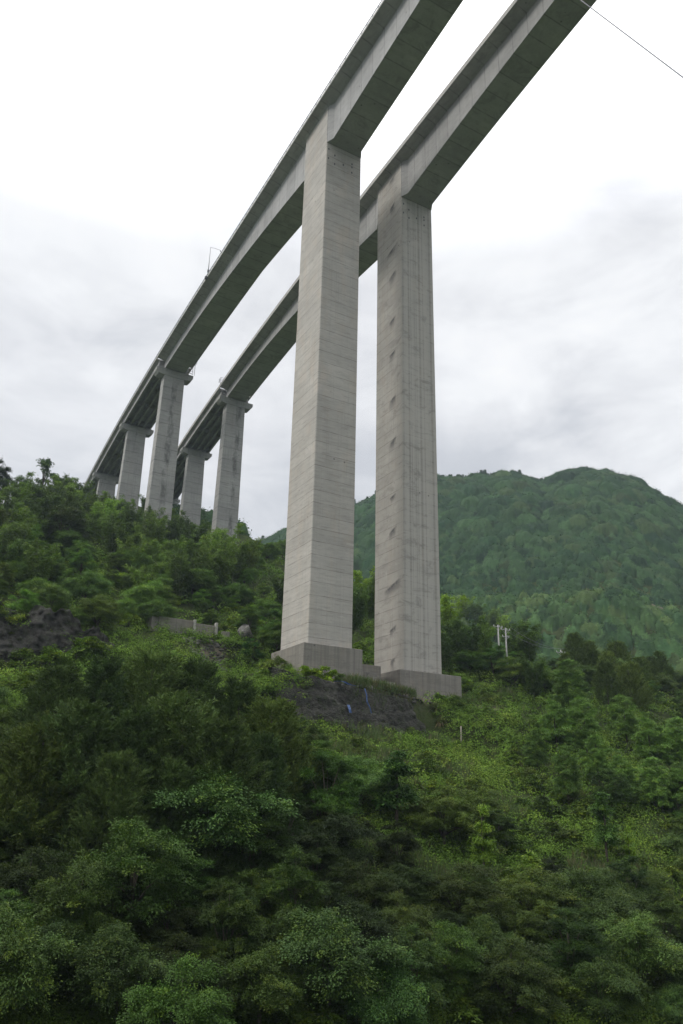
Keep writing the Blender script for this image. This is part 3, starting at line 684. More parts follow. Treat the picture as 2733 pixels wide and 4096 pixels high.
def crown_broad(seed, R, rz, zc, nlobe, nspr, nleaf, L, base, droop=0.5, rs=0.17, young=0.12, conic=0.0, low=.75, lobe=(.17, .36)):
    rng = np.random.RandomState(seed); P = []; tips = []
    Vs, Fs, Cs, off = [], [], [], 0
    d = unit(rng.normal(size=(nlobe, 3))); d[:, 2] = np.abs(d[:, 2]) * 1.5 - low; d = unit(d)
    rad = rng.uniform(.40, .92, nlobe)[:, None]
    taper = 1 - conic * np.clip(d[:, 2:3] * .5 + .3, 0, 1)
    cen = d * rad * np.array([R, R, rz]) * np.concatenate([taper, taper, np.ones_like(taper)], 1) + [0, 0, zc]
    cen[0] = (rng.uniform(-.2, .2) * R, rng.uniform(-.2, .2) * R, zc + rz * .85); cen[1] = (rng.uniform(-.4, .4) * R, rng.uniform(-.4, .4) * R, zc + rz * .45)
    lr = rng.uniform(*lobe, nlobe) * R
    for i in range(nlobe):
        o = unit(rng.normal(size=(nspr, 3))); o[:, 2] = np.where(o[:, 2] < -.25, -o[:, 2], o[:, 2])
        o = unit(o * .9 + unit(cen[i] - [0, 0, zc])[None] * .35)
        sc = cen[i] + o * lr[i] * rng.uniform(.55, 1.05, (nspr, 1)) * np.array([1, 1, .82])
        lobe_t = rng.normal(0, .10)
        for j in range(nspr):
            nn = unit(o[j] * .6 + np.array([0, 0, 1.0]) + rng.normal(0, .32, 3))
            t1 = unit(np.cross(nn, [0.3, 0.9, 0.1])); t2 = np.cross(nn, t1)
            rr = R * rs * rng.uniform(.6, 1.6)
            a = rng.uniform(0, 2 * math.pi, nleaf); q = np.sqrt(rng.uniform(0.02, 1, nleaf)) * rr
            out = t1[None] * np.cos(a)[:, None] + t2[None] * np.sin(a)[:, None]
            al = unit(o[j] * np.array([1, 1, .35])); q2 = q; out = out * .62; lw = (out @ al)[:, None]; out = out + al[None] * lw * 1.5
            c = sc[j] + out * q[:, None] + nn[None] * rng.normal(0, .16 * rr, (nleaf, 1)); c[:, 2] -= droop * q ** 2 / rr * .6
            ax = out * .8 + o[j][None] * .5 + rng.normal(0, .35, (nleaf, 3)); ax[:, 2] -= droop * .7
            nr = nn[None] + rng.normal(0, .35, (nleaf, 3))
            tone = base if rng.rand() > young else tuple(np.array(base) * [1.75, 1.5, 1.0])
            cc = pal(rng, nleaf, np.array(tone) * (1 + lobe_t + rng.normal(0, .16)), .16, .10)
            V, Fq, C = leaves(c, ax, nr, rng.uniform(.7, 1.25, nleaf) * L, rng.uniform(.42, .62, nleaf) * L, cc)
            Vs.append(V); Fs.append(Fq + off); Cs.append(C); off += len(V)
    return np.concatenate(Vs), np.concatenate(Fs), np.concatenate(Cs), cen
def crown_feather(seed, R, h, z0, nplume, nn_, L, base, up=1.0, lean=.35, conic=1.0):
    rng = np.random.RandomState(seed); Vs, Fs, Cs, off = [], [], [], 0
    for i in range(nplume):
        t = rng.beta(1.2, 1.15); z = z0 + (h - z0) * t
        env = R * ((1 - t) ** (.75 * conic)) * (.55 + .45 * min(1, t * 4)) + .15
        a = rng.uniform(0, 6.283); rr = env * rng.uniform(.45, 1.05) * (1 + .22 * math.sin(a * 3 + seed + z * .9))
        c0 = np.array([math.cos(a) * rr, math.sin(a) * rr, z])
        dr = unit(np.array([math.cos(a) * lean * 2, math.sin(a) * lean * 2, up]) + rng.normal(0, .22, 3))
        pl = rng.uniform(.7, 1.5) * R * .30 + .3
        q = rng.uniform(0, 1, nn_)
        c = c0 + dr[None] * (q * pl)[:, None] + rng.normal(0, .12 * pl, (nn_, 3)) * (1.1 - q)[:, None]; c[:, 2] -= .12 * pl * q ** 2
        ax = dr[None] * .9 + rng.normal(0, .45, (nn_, 3))
        cc = pal(rng, nn_, np.array(base) * (1 + rng.normal(0, .22)), .16, .10)
        V, Fq, C = leaves(c, ax, rng.normal(size=(nn_, 3)), rng.uniform(.7, 1.3, nn_) * L, np.full(nn_, L * .20), cc)
        Vs.append(V); Fs.append(Fq + off); Cs.append(C); off += len(V)
    return np.concatenate(Vs), np.concatenate(Fs), np.concatenate(Cs), None
def clump_bamboo(seed, hgt, nculm, nl, base):
    rng = np.random.RandomState(seed); Vs, Fs, Cs, off = [], [], [], 0; culms = []
    for i in range(nculm):
        a = rng.uniform(0, 6.283); r0 = rng.uniform(0, .9); h = hgt * rng.uniform(.62, 1.05); lean = rng.uniform(.05, .30) * h
        p0 = np.array([math.cos(a) * r0, math.sin(a) * r0, 0])
        def cp(t): return p0 + np.stack([math.cos(a) * lean * t ** 2.2, math.sin(a) * lean * t ** 2.2, h * (t - .10 * t ** 4)], -1)
        ts = np.linspace(0, 1, 7); culms.append(np.stack([cp(t) for t in ts]))
        nb = 26
        tb = rng.uniform(.22, 1.0, nb); tone = np.array(base) * (1 + rng.normal(0, .16))
        for t in tb:
            c0 = cp(t); b = rng.uniform(0, 6.283); bl = (1.45 - .9 * t) * rng.uniform(.5, 1.1) * hgt / 11
            dr = unit(np.array([math.cos(b), math.sin(b), rng.uniform(.2, .9)]))
            n_ = nl; q = rng.uniform(0.1, 1, n_)
            c = c0 + dr[None] * (q * bl)[:, None] + rng.normal(0, .17, (n_, 3)); c[:, 2] -= .45 * bl * q ** 2
            ax = dr[None] * .5 + rng.normal(0, .45, (n_, 3)); ax[:, 2] -= .45
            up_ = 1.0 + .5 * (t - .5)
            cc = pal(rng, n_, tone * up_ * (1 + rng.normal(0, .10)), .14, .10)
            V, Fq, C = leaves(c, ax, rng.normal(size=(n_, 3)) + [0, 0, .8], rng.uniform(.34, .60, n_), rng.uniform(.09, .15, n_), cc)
            Vs.append(V); Fs.append(Fq + off); Cs.append(C); off += len(V)
    return np.concatenate(Vs), np.concatenate(Fs), np.concatenate(Cs), culms
def tuft(seed, nb, L, base, dry=0.2):
    rng = np.random.RandomState(seed); V = []; Fq = []; C = []; o = 0
    for i in range(nb):
        a = rng.uniform(0, 6.283); l = L * rng.uniform(.6, 1.15); sp = rng.uniform(.15, 1.0); w = .035 * rng.uniform(.7, 1.4) * L / 1.4
        d = np.array([math.cos(a), math.sin(a), 0]); sd_ = np.array([-d[1], d[0], 0])
        p0 = d * rng.uniform(0, .16 * L)
        hang = rng.rand() < dry
        col_ = np.array((0.15, 0.12, 0.06)) if hang else np.array(base)
        col_ = col_ * (1 + rng.normal(0, .2))
        for k in range(5):
            t = k / 4; r = l * sp * (.12 * t + .62 * t ** 2); z = l * ((1.0 - .35 * sp) * t - (.55 + (.5 if hang else 0)) * sp * t ** 2.6)
            p = p0 + d * r + [0, 0, z]; ww = w * (1 - .85 * t)
            V += [p - sd_ * ww, p + sd_ * ww]; C += [col_ * (.8 + .35 * t)] * 2
            if k: Fq.append((o + 2 * k - 2, o + 2 * k - 1, o + 2 * k + 1, o + 2 * k))
        o += 10
    return np.array(V), np.array(Fq), np.clip(np.array(C), .005, 1), None
def trunk_mesh(name, h, r, tips, seed, ivy=0):
    rng = np.random.RandomState(seed); mb = MB()
    w = rng.uniform(-.25, .25, 2); pts = [(0, 0, -.6), (w[0] * .3, w[1] * .3, h * .3), (w[0], w[1], h * .65), (w[0] * .6, w[1] * .6, h)]
    mb.tube(pts, [r * 1.25, r, r * .75, r * .35], 8)
    for t in (tips if tips is not None else []):
        z0 = rng.uniform(.35, .7) * h; a = Vector((w[0] * .7, w[1] * .7, z0)); b = Vector(t)
        mid = a.lerp(b, .5) + Vector((0, 0, (b - a).length * .12)); mb.tube([a, mid, b], [r * .5, r * .32, r * .1], 6)
    me = bpy.data.meshes.new(name); me.from_pydata(mb.v, [], mb.f); me.materials.append(M_BARK)
    me.polygons.foreach_set('use_smooth', np.ones(len(me.polygons), bool)); return me
VAR = {}
def variant(kind, i, data, mat, trunk=None, h=1.0, tname='trunk'):
    V, Fq, C, x = data
    VAR.setdefault(kind, []).append(dict(crown=mesh_np(kind + '_crown', V, Fq, mat, C), trunk=trunk, h=float(V[:, 2].max()) * .98, tname=tname))
for i in range(5):
    R = (3.4, 3.0, 3.8, 2.7, 3.3)[i]; rz = (3.0, 3.3, 2.7, 3.4, 2.8)[i]; zc = (3.6, 3.9, 3.4, 4.1, 3.4)[i]
    d = crown_broad(100 + i, R, rz, zc, 36, (24, 22, 24, 22, 24)[i], 70, (.135, .12, .15, .125, .13)[i], ((0.058, 0.088, 0.036), (0.050, 0.086, 0.030), (0.062, 0.096, 0.044), (0.054, 0.080, 0.032), (0.066, 0.090, 0.034))[i], (.5, .35, .75, .4, .6)[i], (.15, .13, .17, .15, .15)[i])
    variant('broadleaf_tree', i, d, M_LEAF, trunk_mesh('trunk', zc, .16, d[3][:12], i), zc + rz)
for i in range(2):     # tall crowns leafed almost to the ground, in drooping layers
    d = crown_broad(150 + i, 2.7, 4.7, 5.0, 62, 17, 62, .15, (0.062, 0.088, 0.040), .6, .16, .08, .25, 1.0, (.14, .32))
    variant('broadleaf_tree', 5 + i, d, M_LEAF, trunk_mesh('trunk', 7.5, .15, None, 90 + i), 9)
for i in range(3):
    d = crown_feather(200 + i, (3.2, 2.7, 3.7)[i], (11.5, 12.5, 10.0)[i], 1.0, 560, 62, .34, ((0.050, 0.066, 0.038), (0.044, 0.062, 0.036), (0.056, 0.072, 0.038))[i], 1.0, .30, .8)
    variant('feathery_tree', i, d, M_NEEDLE, trunk_mesh('trunk', 10.0, .15, None, 30 + i), (11.5, 12.5, 10.0)[i])
for i in range(4):
    d = clump_bamboo(300 + i, 11, (13, 15, 11, 14)[i], 26, ((0.068, 0.090, 0.032), (0.055, 0.074, 0.032), (0.082, 0.106, 0.032), (0.050, 0.068, 0.032))[i])
    mb = MB()
    for c in d[3]: mb.tube([tuple(p) for p in c], [.06, .055, .05, .045, .035, .025, .012], 5)
    me = bpy.data.meshes.new('culm'); me.from_pydata(mb.v, [], mb.f); me.materials.append(M_CULM)
    variant('bamboo_clump', i, d, M_BAMBOO, me, 11, 'culm')
for i in range(5):
    d = crown_broad(400 + i, 1.35, (1.0, .85, 1.15, .9, 1.0)[i], .75, 9, 13, 40, (.17, .15, .20, .16, .14)[i], ((0.078, 0.112, 0.032), (0.064, 0.098, 0.030), (0.088, 0.120, 0.032), (0.070, 0.088, 0.038), (0.058, 0.082, 0.030))[i], .45, .24, .16)
    variant('shrub', i, d, M_LEAF, trunk_mesh('stem', .8, .05, d[3][:5], 50 + i), 1.75, 'stem')
for i in range(3):
    variant('grass_tuft', i, tuft(500 + i, 230, 1.6, ((0.095, 0.125, 0.045), (0.08, 0.115, 0.05), (0.115, 0.13, 0.055))[i], (.35, .15, .2)[i]), M_GRASS, None, 1.2)
for i in range(2):
    d = crown_broad(600 + i, 1.5, 3.4, 4.2, 16, 16, 46, .22, ((0.030, 0.058, 0.022), (0.098, 0.135, 0.028))[i], .8, .34, .06, .45)
    variant('creeper_tree', i, d, M_LEAF, trunk_mesh('trunk', 6.5, .14, None, 60 + i), 7.6)
d = crown_feather(700, 1.6, 9.0, .8, 300, 40, .30, (0.026, 0.045, 0.026), .35, .8, 1.25); variant('conifer', 0, d, M_NEEDLE, trunk_mesh('trunk', 8.8, .12, None, 70), 9.0)
# open-crowned tree on the skyline
d = crown_broad(800, 4.2, 2.6, 7.2, 13, 8, 44, .34, (0.045, 0.072, 0.034), .4, .13, .04); variant('open_tree', 0, d, M_LEAF, trunk_mesh('trunk', 6.5, .17, d[3], 80), 9.8)

PZ = [sn(p.x, p.y) for p in (p1, p2) if p is not None]
placed = []
def put(kind, v, x, y, scale, label, cat, group=None, tint=(1, 1, 1), rz=None, sz=None, sink=.15, rng=random):
    vr = VAR[kind][v]; z = hz(x, y) - sink
    root = empty(kind, (x, y, z), rz if rz is not None else rng.uniform(0, 6.28))
    sz = sz or scale; root.scale = (scale, scale, sz)
    tag(root, label, cat, group)
    c = bpy.data.objects.new('crown' if kind != 'grass_tuft' else 'blade_tuft', vr['crown']); col.objects.link(c); c.parent = root
    c.color = (*tint, 1)
    if vr['trunk'] is not None:
        t = bpy.data.objects.new(vr['tname'], vr['trunk']); col.objects.link(t); t.parent = root
    placed.append((x, y, scale)); return root
def near_line(s, n, a, b_0):
    # distance of (s, n) from the last 45 m of the sight line to a pole
    cs, cn = -S0, -N0; d = math.hypot(a - cs, b_0 - cn); us, un = (a - cs) / d, (b_0 - cn) / d
    t = (s - cs) * us + (n - cn) * un
    return abs((s - cs) * un - (n - cn) * us) if d - 26 < t < d + 2 else 99
def blocked(s, n, r=1.0, h=3):
    """keep the piers, caps, wall, parapet and poles in view"""
    if (-9.8 if n < 17 else -3) - r < s < 14 and -8 < n < 36: return True
    if -30 < s <= -9.8 and -9 < n < 20 and h > 1.2 + (-(s + 10)) * .16: return True
    if -16 < s < -2 and 16 < n < 37 and h > 2.0: return True
    if -10 < s < 21.4 and -24 < n < -3 and h > (1.3 if s > 2 else 2.4): return True
    if -26 < s < -2 and -45 < n < -6 and h > 3.2: return True
    if -14 < s < 8 and -66 < n < -36 and h > 3.0: return True
    if h > 3.0 and PZ is not None and any(near_line(s, n, a, b_0) < 2.5 + h * .4 for a, b_0 in PZ): return True
    for s0, n0, d in ((107, 4, 4), (151, 5, 4), (197, 6, 4), (113, 27.5, 4), (157, 30, 4)):
        if abs(s - s0) < d and abs(n - n0) < 5: return True
    return False
def tcol(rng, dark=0.0, yell=0.0, spread=.14):
    v = 1 + rng.gauss(0, spread) - dark; h = rng.gauss(0, .055) + yell - .02
    return (max(.2, v * (1 + h)), max(.2, v * (1 + h * .35)), max(.2, v * (1 - h * .8)))
def top_at(px, py, h, t0=35, t1=420):
    return march(px, py, h, t0, t1)
R_ = random.Random(11)
# ---- the plants one can point to: (kind, variant, px, py of the top, height, width factor, tint, label, category); tints low in frame have foreground shade painted in
KEY = [
 ('broadleaf_tree', 2, 840, 3070, 8.4, 1.2, (0.65, 0.72, 0.77), 'broad layered tree with pale grey-green drooping sprays, below the dark feathery trees', 'tree', 44),
 ('broadleaf_tree', 0, 560, 3300, 7.6, .95, (0.50, 0.56, 0.48), 'rounded dense green tree in the lower left, left of the broad layered tree', 'tree', 40),
 ('broadleaf_tree', 4, 320, 3430, 6.4, .9, (0.45, 0.49, 0.46), 'smaller rounded tree at lower left with pale leaf tips', 'tree', 40),
 ('broadleaf_tree', 3, 1190, 3390, 7.4, .8, (0.50, 0.54, 0.50), 'upright tree with olive top in the lower middle of the slope', 'tree', 40),
 ('creeper_tree', 0, 1585, 3020, 8.2, 1.15, (1, 1, 1), 'dark creeper-covered stump-like tree left of the open grassy slope', 'tree', 44),
 ('creeper_tree', 1, 1930, 3235, 7.0, .72, (.72, .78, .7), 'slender yellow-green creeper-covered tree in the middle of the open slope', 'tree', 44),
 ('creeper_tree', 0, 2405, 3185, 7.8, .85, (1.35, 1.25, 1.2), 'tall narrow creeper-covered tree on the right, darker than the shrubs round it', 'tree', 44),
 ('creeper_tree', 1, 2510, 3310, 4.8, .55, (.95, 1.0, .8), 'small light green creeper-covered tree just right of the tall narrow one', 'tree', 44),
 ('broadleaf_tree', 5, 2265, 2650, 11.0, 1.00, (1.430, 1.495, 1.430), 'tallest fresh green layered tree right of the tall piers, rising above the slope', 'tree', 70),
 ('broadleaf_tree', 6, 2215, 2790, 9.0, 0.95, (1.300, 1.430, 1.300), 'fresh green tree directly below the tallest layered one on the right', 'tree', 62),
 ('broadleaf_tree', 5, 2330, 2800, 9.5, 0.95, (1.300, 1.404, 1.300), 'fresh green tree to the lower right of the tallest layered one', 'tree', 62),
 ('broadleaf_tree', 6, 2140, 2905, 7.0, 0.90, (0.85, 0.95, 0.85), 'left-hand tree of the fresh green group on the right slope', 'tree', 56),
 ('broadleaf_tree', 5, 2490, 2790, 9.0, 1.00, (1.438, 1.500, 1.312), 'light green leafy tree under the dark hazy trees on the right', 'tree', 60),
 ('broadleaf_tree', 6, 2590, 2860, 9.0, 1.05, (1.312, 1.438, 1.250), 'light green tree second from the right edge, level with the stone wall', 'tree', 58),
 ('broadleaf_tree', 5, 2700, 2880, 9.0, 1.00, (1.438, 1.562, 1.438), 'bushy light green tree cut by the right edge, level with the stone wall', 'tree', 58),
 ('broadleaf_tree', 6, 2380, 2930, 8.0, 0.95, (1.300, 1.430, 1.300), 'rounded fresh green tree in the middle of the group on the right', 'tree', 54),
 ('broadleaf_tree', 5, 2260, 2990, 7.5, 0.90, (0.90, 1.00, 0.90), 'darker fresh green tree in the lower row of the right group, at its left end', 'tree', 52),
 ('broadleaf_tree', 6, 2480, 3010, 7.5, 1.00, (1.300, 1.430, 1.300), 'fresh green tree in the lower row of the right group, third from the right edge', 'tree', 52),
 ('broadleaf_tree', 5, 2600, 3040, 7.5, 1.00, (1.365, 1.495, 1.365), 'fresh green tree in the lower row of the right group, second from the right edge', 'tree', 52),
 ('broadleaf_tree', 6, 2710, 3060, 7.5, 1.00, (1.235, 1.365, 1.235), 'fresh green tree in the lower row of the right group, at the right edge', 'tree', 52),
 ('broadleaf_tree', 1, 2000, 2590, 6.0, 1.5, (1.1, 1.2, .8), 'light green tree hiding the feet of the two pale utility poles', 'tree', 138),
 ('broadleaf_tree', 4, 1880, 2590, 5.5, 1.4, (1.2, 1.25, .8), 'yellow-green tree just right of the foot of the farther tall pier', 'tree', 120),
 ('broadleaf_tree', 0, 265, 2040, 11, 1.1, (.52, .44, .55), 'dark brown-green broad tree on the left hillside below the bamboo', 'tree', 110),
 ('broadleaf_tree', 1, 1010, 2560, 4.6, 1.0, (.45, .66, .65), 'round dark green bushy tree just left of the nearer pile cap', 'tree', 90),
 ('broadleaf_tree', 4, 100, 2080, 8, .95, (1.05, 1.3, .8), 'bright green leafy tree near the left edge of the hillside', 'tree', 110),
 ('broadleaf_tree', 4, 740, 3850, 6.6, .85, (0.49, 0.64, 0.55), 'layered green tree at the bottom of the picture, left of the middle', 'tree', 38),
 ('broadleaf_tree', 2, 1540, 3790, 5.8, .8, (0.48, 0.59, 0.58), 'blue-green layered tree near the bottom, right of the middle', 'tree', 38),
 ('broadleaf_tree', 0, 1800, 3700, 5.6, .85, (0.54, 0.60, 0.48), 'low olive-green tree near the bottom, right of the blue-green one', 'tree', 38),
 ('broadleaf_tree', 3, 960, 3560, 5.8, .8, (0.40, 0.48, 0.44), 'dark green tree under the broad layered tree', 'tree', 38),
 ('broadleaf_tree', 1, 1310, 3020, 8.0, 1.05, (0.56, 0.64, 0.48), 'wide dark green tree in front of the stone wall, left of the open slope', 'tree', 50),
]
for kd, v_, px, py, h, wf, tint, lab, cat, t0 in KEY:
    q = top_at(px, py, h * .93, t0)
    if q is None: print('MISS', lab); continue
    print('%d %d dist %.0f' % (px, py, math.hypot(*q)))
    k = h / VAR[kd][v_]['h']; put(kd, v_, q[0], q[1], k * wf, lab, cat, None, tint, R_.uniform(0, 6.28), k)
# dark feathery trees
FE = [(250, 2620, 11.5), (430, 2580, 12.0), (620, 2560, 12.0), (800, 2600, 12.0), (960, 2670, 11.5), (1090, 2750, 11.0), (340, 2760, 12), (560, 2780, 12), (740, 2740, 12.5), (900, 2830, 12), (1060, 2890, 10.5), (180, 2860, 10), (480, 2960, 10.0), (700, 2990, 9.5)]
labs = ['tall dark feathery tree, leftmost of the grove on the slope', 'tall dark feathery tree second from the left in the grove', 'tallest dark feathery tree in the middle of the grove', 'dark feathery tree just right of the middle of the grove, below the parapet', 'dark feathery tree below the rubble slope', 'olive feathery tree at the right end of the grove beside the stone wall']
for i, (px, py, h) in enumerate(FE):
    q = top_at(px, py + 30, h, 45)
    if q is None: continue
    v_ = i % 3; k = h / VAR['feathery_tree'][v_]['h']
    t = tcol(R_, .18, 0, .07) if i != 5 else (.98, .95, .8)
    put('feathery_tree', v_, q[0], q[1], k * R_.uniform(1.15, 1.4), labs[i] if i < 6 else 'dark feathery tree in the lower ranks of the grove', 'tree', 'dark feathery trees on the left slope', t, None, k)
# hazy dark conifers on the right crest
def crest_at(px):
    """the point of the near slope that stands highest against the far mountain, in the direction of a picture column"""
    d = ray(px, 2650); k = 1 / math.hypot(d[0], d[1]); ts = np.arange(130, 262, 1.5) * k
    e_ = height(d[0] * ts, d[1] * ts) / ts; j = int(np.argmax(e_)); return d[0] * ts[j], d[1] * ts[j]
for i in range(34):
    px = 2215 + i * 17.5 + R_.uniform(-12, 12); h = R_.uniform(7.0, 11.5) * (.72 if i < 4 else 1)
    cx, cy = crest_at(px); f_ = 1 - R_.choice((0, 0, .05, .10, .15)) - R_.uniform(0, .03); cx *= f_; cy *= f_
    if R_.random() < .62:
        vi_ = R_.randrange(3); k = h / VAR['feathery_tree'][vi_]['h']
        put('feathery_tree', vi_, cx, cy, k * 1.15, 'dark soft-leaved tree on the crest at the right, against the far mountain', 'tree', 'dark trees along the right crest', (1.3, 1.22, 1.0) if R_.random() < .5 else (1.0, .98, .85), None, k)
    else:
        vi_ = R_.randrange(5); k = h * .7 / VAR['broadleaf_tree'][vi_]['h']
        put('broadleaf_tree', vi_, cx, cy, k * 1.1, 'leafy tree among the dark ones on the right crest', 'tree', 'leafy trees along the right crest', tcol(R_, .15, 0, .1), None, k)
# bamboo behind the farther tall pier, and along the hill crest under the far piers
BB = [(1790, 2360, 14), (1850, 2375, 14), (1905, 2400, 13), (1960, 2430, 13), (2010, 2450, 12), (2060, 2500, 12), (1820, 2450, 12), (1880, 2470, 12), (1940, 2520, 11), (2100, 2540, 12), (2130, 2600, 10), (1780, 2500, 11), (1445, 2260, 13), (1480, 2290, 13), (1425, 2330, 12)]
for i, (px, py, h) in enumerate(BB):
    q = top_at(px, py, h * .98, 176 if 1900 < px < 2110 else 128)
    if q is None: continue
    v_ = (2, 0, 1, 3)[i % 4]; k = h / 11
    put('bamboo_clump', v_, q[0], q[1], k * 1.1, 'feathery bamboo clump in the grove right of the farther tall pier' if i < 12 else 'yellow-green bamboo clump seen between the two tall piers', 'bamboo', 'bamboo right of the tall piers' if i < 12 else 'bamboo between the tall piers', (1.25, 1.25, .85) if i in (0, 1, 3, 4, 12) else (.72, .80, .8), None, k)
def crest_fit(px, py, lo=150, hi=300):
    d = ray(px, py); k = 1 / math.hypot(d[0], d[1]); ts = np.arange(lo, hi, 1.5) * k
    e_ = height(d[0] * ts, d[1] * ts) / ts; j = int(np.argmax(e_)); x, y = d[0] * ts[j], d[1] * ts[j]
    return x, y, max(4.0, min(19.0, d[2] * ts[j] - hz(x, y)))
for kd, v_, px, py, wf, tint, lab in (('open_tree', 0, 190, 1836, .8, (.8, .85, .9), 'open-branched tree standing against the sky at the top left of the hill'),
        ('broadleaf_tree', 3, 4, 1826, .8, (.42, .44, .6), 'dark tree cut by the left edge, rising above the hill crest'),
        ('broadleaf_tree', 0, 95, 1905, .8, (.75, .8, .9), 'pale green tree on the crest between the dark edge tree and the open-branched one'),
        ('broadleaf_tree', 4, 265, 1890, .7, (.6, .66, .6), 'dark leafy tree on the crest just right of the open-branched one')):
    x, y, h = crest_fit(px, py); k = h / VAR[kd][v_]['h']; put(kd, v_, x, y, k * wf, lab, 'tree', None, tint, None, k)
for i in range(12):
    px = 10 + i * 29 + R_.uniform(-8, 8); x, y, h = crest_fit(px, 1925 + R_.uniform(-18, 25)); k = h / 11
    put('bamboo_clump', R_.randrange(4), x, y, k * .95, 'tall bamboo clump on the hill crest below the far piers', 'bamboo', 'bamboo on the hill crest', tcol(R_, .15, 0, .14), None, k)
crest = [(0, 1930), (60, 1950), (120, 1915), (180, 1945), (240, 1925), (290, 1900), (330, 1915), (380, 1955), (430, 1990), (480, 1975), (530, 2010), (580, 2000), (640, 1985), (690, 2005), (740, 2045), (790, 2065), (850, 2110), (910, 2085), (960, 2125), (1000, 2165), (1120, 2190)]
for row, (dy, t0) in enumerate(((0, 150), (75, 130), (150, 118), (225, 108))):
    for i, (px, py) in enumerate(crest):
        if row and R_.random() < (.15 if row < 3 else .45): continue
        if row == 0 and px > 1080: continue
        h = R_.uniform(11, 14.5) - row * 1.2
        pyy = py + dy + R_.uniform(-12, 18)
        q = top_at(px + R_.uniform(-22, 22), pyy, h * .96, t0)
        if q is None: continue
        s, n = sn(*q)
        if blocked(s, n, 1, 99): q = (q[0] - U[0] * 6, q[1] - U[1] * 6)
        v_ = R_.randrange(4); k = h / 11
        if row > 1 and R_.random() < .5:
            vv = R_.randrange(5); kk = h * .62 / VAR['broadleaf_tree'][vv]['h']
            put('broadleaf_tree', vv, q[0], q[1], kk, 'leafy tree on the upper left hillside, mixed into the bamboo belt', 'tree', 'leafy trees mixed into the bamboo belt', tcol(R_, .05, 0)); continue
        lab = 'tall bamboo clump on the hill crest below the far piers' if row == 0 else 'dense bamboo clump on the upper left hillside'
        put('bamboo_clump', v_, q[0], q[1], k * 1.15, lab, 'bamboo', 'bamboo on the hill crest' if row == 0 else 'bamboo on the upper left hillside', tcol(R_, .12, .0, .16), None, k)
for j, (p_, dx, dn, h_, v_, lab) in enumerate(((p1, -1.5, 5, 6.6, 1, 'green tree in front of the left pale utility pole'), (p2, 1.5, 6, 6.4, 4, 'yellow-green tree in front of the right pale utility pole'), (p1, -6, 7, 5.6, 0, 'low tree left of the two pale utility poles'), (p2, 7, 6, 6.2, 2, 'spreading tree right of the two pale utility poles'))):
    if p_ is None: continue
    u_ = math.hypot(p_.x, p_.y); x, y = p_.x * (1 - dn / u_) + dx, p_.y * (1 - dn / u_); k = h_ / VAR['broadleaf_tree'][v_]['h']
    put('broadleaf_tree', v_, x, y, k * 1.25, lab, 'tree', None, (1.0, 1.0, .8) if j % 2 else (.8, .9, .8), None, k)
print('key plants', len(placed))
# ---- the rest of the woods: sampled on the picture-facing slope, spaced apart
def too_close(x, y, r, pts):
    for a, b, c in pts:
        if (a - x) ** 2 + (b - y) ** 2 < (r + c * 1.3) ** 2: return True
    return False
def region(s, n, x, y):
    f = float(fbm(np.array(x / 22), np.array(y / 22), 3, 41))
    return f
def scatter(kind, count, hr, tries, rule, lab, cat, group, spacing, seed, yell=0.0, dark=0.0, maxd=280, wide=(.9, 1.2)):
    rg = random.Random(seed); got = 0; pts = []
    for _ in range(tries):
        if got >= count: break
        px, py = rg.uniform(-120, 2860), rg.uniform(1950, 4200)
        h = rg.uniform(*hr)
        q = march_cached(px, py)
        if q is None: continue
        x, y = q; s, n = sn(x, y)
        dist = math.hypot(x, y)
        if dist > maxd or dist < 40: continue
        if not rule(s, n, x, y, px, py, rg): continue
        if blocked(s, n, 1.0, h): continue
        if any((a - x) ** 2 + (b - y) ** 2 < (spacing * (r0 + h) * .5) ** 2 for a, b, r0 in pts): continue
        vi = rg.randrange(min(5, len(VAR[kind]))); k = h / VAR[kind][vi]['h']
        zone = zone_of(px, py)
        put(kind, vi, x, y, k * rg.uniform(*wide), lab + ' ' + zone, cat, group + ' ' + zone, tcol(rg, dark + .04 + (.50 if py > 3250 else .18 if py > 3000 else .04 if py > 2600 else -.06) * (1.1 if px < 1700 else .72), yell, .16), None, k, rng=rg)  # shade painted into the tint: plants get darker towards the frame bottom
        pts.append((x, y, h)); got += 1
    print(kind, got)
def zone_of(px, py):
    if py > 3300: return 'at the bottom left of the slope' if px < 1000 else 'at the bottom of the slope near the middle' if px < 1900 else 'at the bottom right of the slope'
    if py < 2560: return 'on the upper left hillside' if px < 1130 else 'behind the tall piers'
    return 'on the left slope' if px < 1130 else 'on the slope below the tall piers' if px < 1900 else 'on the right slope'
_gx = np.linspace(-460, 3200, 184); _gy = np.linspace(1780, 4300, 128); _hit = None
def build_hits():
    global _hit
    _hit = np.full((len(_gx), len(_gy)), np.nan); tt = np.concatenate([np.arange(34, 150, .8), np.arange(150, 330, 1.6)])
    for i, px in enumerate(_gx):
        d = CF[None] + CR[None] * ((px - W / 2) / F_PX) - CUP[None] * ((_gy[:, None] - H / 2) / F_PX)
        X = d[:, 0:1] * tt; Y = d[:, 1:2] * tt; Z = d[:, 2:3] * tt
        g = Z < height(X, Y); k = g.argmax(1); ok = g.any(1)
        _hit[i, ok] = tt[k[ok]]
build_hits()
def march_cached(px, py):
    i = int(round((px - _gx[0]) / (_gx[1] - _gx[0]))); j = int(round((py - _gy[0]) / (_gy[1] - _gy[0])))
    if not (0 <= i < len(_gx) and 0 <= j < len(_gy)): return None
    t = _hit[i, j]
    if np.isnan(t): return None
    d = ray(px, py); return d[0] * t, d[1] * t
def open_slope(px, py):     # the grassy shrubby part of the slope
    return px > 1180 + max(0, py - 2900) * .30 and px < 2480 + (py - 2900) * .45 and 2780 < py < 3650 and not (px > 2080 and py < 3130)
